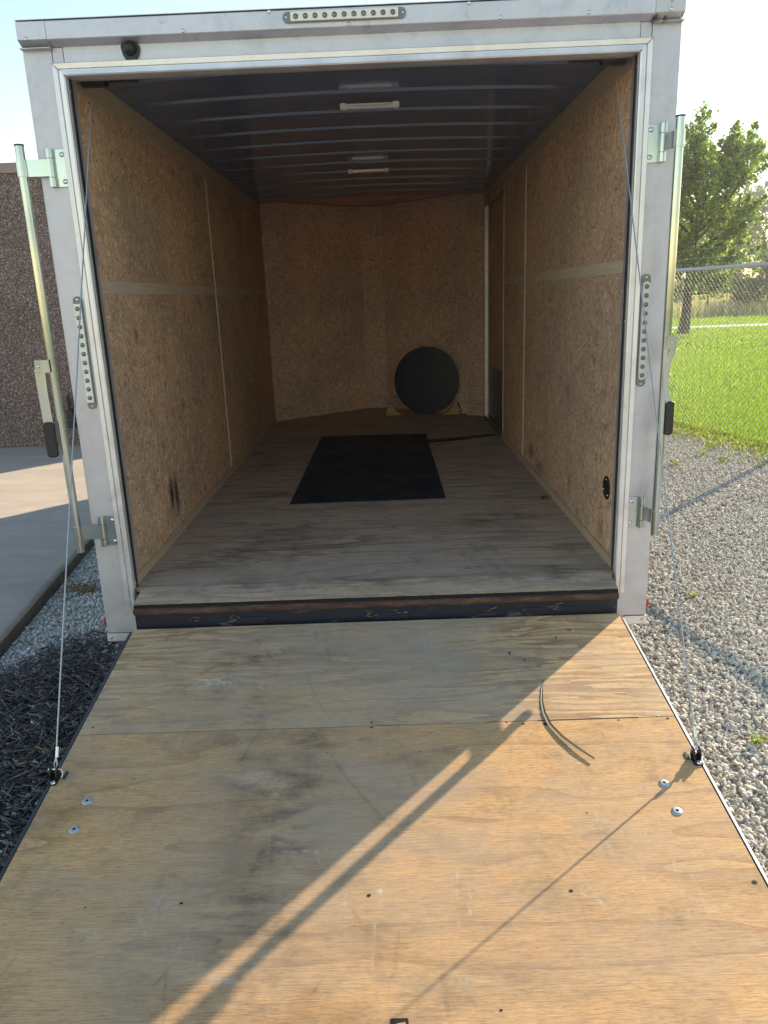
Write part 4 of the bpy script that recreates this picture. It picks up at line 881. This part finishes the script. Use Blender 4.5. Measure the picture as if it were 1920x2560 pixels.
# round cover leaning at the nose
c0 = Vector((.525, 5.00, .372)); nrm = Vector((-.29, -.95, .07)).normalized()
dk = empty('round_cover', (.53, 5.1, 0)); tag(dk, 'big round black disc cover standing on edge between two wood wedges', 'disc cover')
mb = MB(dk.location); mb.lathe([(0, .006), (.05, .007), (.08, .002), (.10, .0), (.16, .002), (.20, .0), (.34, .0), (.354, -.004), (.358, -.014), (.354, -.026), (0, -.03)], c0, nrm, 64); mb.obj('cover_disc', 'disc', dk, smooth=True)
mb = MB(dk.location); mb.lathe([(.0, .014), (.03, .013), (.035, .004)], c0, nrm, 24); mb.obj('hub_cap', 'disc', dk, smooth=True)
for x, y, s, l in ((.17, 5.12, 1, 'tan wooden wedge left of the round black disc'), (.80, 5.02, -1, 'tan wooden wedge right of the round black disc')):
    m_ = MB((x, y, 0)); m_.prism([(x-s*.09, .001), (x+s*.10, .001), (x+s*.02, .05), (x-s*.02, .12), (x-s*.06, .12)], 'y', y-.05, y+.05)
    tag(m_.obj('wooden_wedge', 'wedge', loc=(x, y, 0), bevel=.003), l, 'wedge', 'wedges holding the round disc')
m_ = MB((.93, 4.98, 0)); pts = [(.84, 5.02, .10), (.86, 5.0, .13), (.875, 4.99, .06), (.88, 4.95, .008), (.93, 4.92, .008), (.985, 4.93, .008), (.97, 4.96, .008), (.91, 4.97, .008), (.89, 4.97, .07), (.87, 5.0, .12)]
m_.tube(pts, .006, 8); tag(m_.obj('cord', 'black', loc=(.93, 4.98, 0), smooth=True), 'black coiled cord beside the right wooden wedge', 'cord')
m_ = MB((1.06, 1.33, 0)); m_.prism([(1.045, 1.31), (1.078, 1.318), (1.072, 1.352), (1.040, 1.345)], 'z', .001, .016)
tag(m_.obj('wood_scrap', 'rust', loc=(1.06, 1.33, 0)), 'small reddish brown scrap on the trailer floor near the right wall', 'scrap')
m_ = MB((.45, .10, 0)); m_.tube([(.435, .10, .004), (.446, .108, .006), (.458, .10, .004)], .004, 5)
tag(m_.obj('pebble', 'boulder', loc=(.45, .10, 0)), 'small dark crumb of dirt on the trailer floor close to the sill', 'crumb')
# dry reed on the ramp
pts = [rampP(.690, .495, .003), rampP(.672, .55, .003), rampP(.655, .63, .003), rampP(.650, .70, .004), rampP(.657, .77, .004), rampP(.685, .84, .005), rampP(.725, .905, .007), rampP(.772, .965, .008)]
V = []; F = []; wds = [.003, .005, .009, .013, .017, .019, .019, .013]
for i, p in enumerate(pts):
    q = Vector(p); t = (Vector(pts[min(i+1, 7)])-Vector(pts[max(i-1, 0)])).normalized(); s_ = t.cross(Vector((0, 0, 1))).normalized()*wds[i]*.5
    V += [q-s_+Vector((0, 0, .0015)), q, q+s_+Vector((0, 0, .0015)), q-Vector((0, 0, .001))]
    if i: F += [((i-1)*4+k, (i-1)*4+(k+1) % 4, i*4+(k+1) % 4, i*4+k) for k in range(4)]
m_ = MB(pts[4]); m_.add(V, F); tag(m_.obj('dry_reed', 'reed', loc=pts[4]), 'long curved dry reed leaf lying across the ramp joint', 'reed leaf')
# tiny debris on the upper ramp
P = []
me_pts = [(.80, .20), (.64, .36), (.88, .14), (.58, .31)]
cl_ = ['curled bark crumb in the shade nearest the hinge corner of the ramp', 'bark crumb just above the tip of the dry reed', 'bark crumb closest to the sill on the ramp', 'bark crumb left of the dry reed tip in the shade']
for k, (x, t) in enumerate(me_pts):
    p = Vector(rampP(x, t, .003)); m_ = MB(p); a = RNG.uniform(0, 3); L = RNG.uniform(.012, .028)
    m_.tube([p, p+Vector((math.cos(a)*L*.5, math.sin(a)*L*.5, .005)), p+Vector((math.cos(a+.5)*L, math.sin(a+.5)*L, .002))], .0022, 5)
    tag(m_.obj('twig', 'bark', loc=p), cl_[k], 'bark crumb', 'bark crumbs on the ramp')

# ================================================================== AIR
n = N('haze_air'); n.t.nodes.remove(n.b)
pv = n.new('ShaderNodeVolumePrincipled'); pv.inputs['Color'].default_value = (.93, .95, 1, 1); pv.inputs['Density'].default_value = .0010; pv.inputs['Anisotropy'].default_value = .55
n.t.links.new(pv.outputs[0], n.out.inputs['Volume'])
hz = MB((20, 60, 0)).box(-130, 170, -60, 160, G-1.5, 13.5).obj('haze', n.m, loc=(20, 60, 0)); tag(hz, kind='stuff')
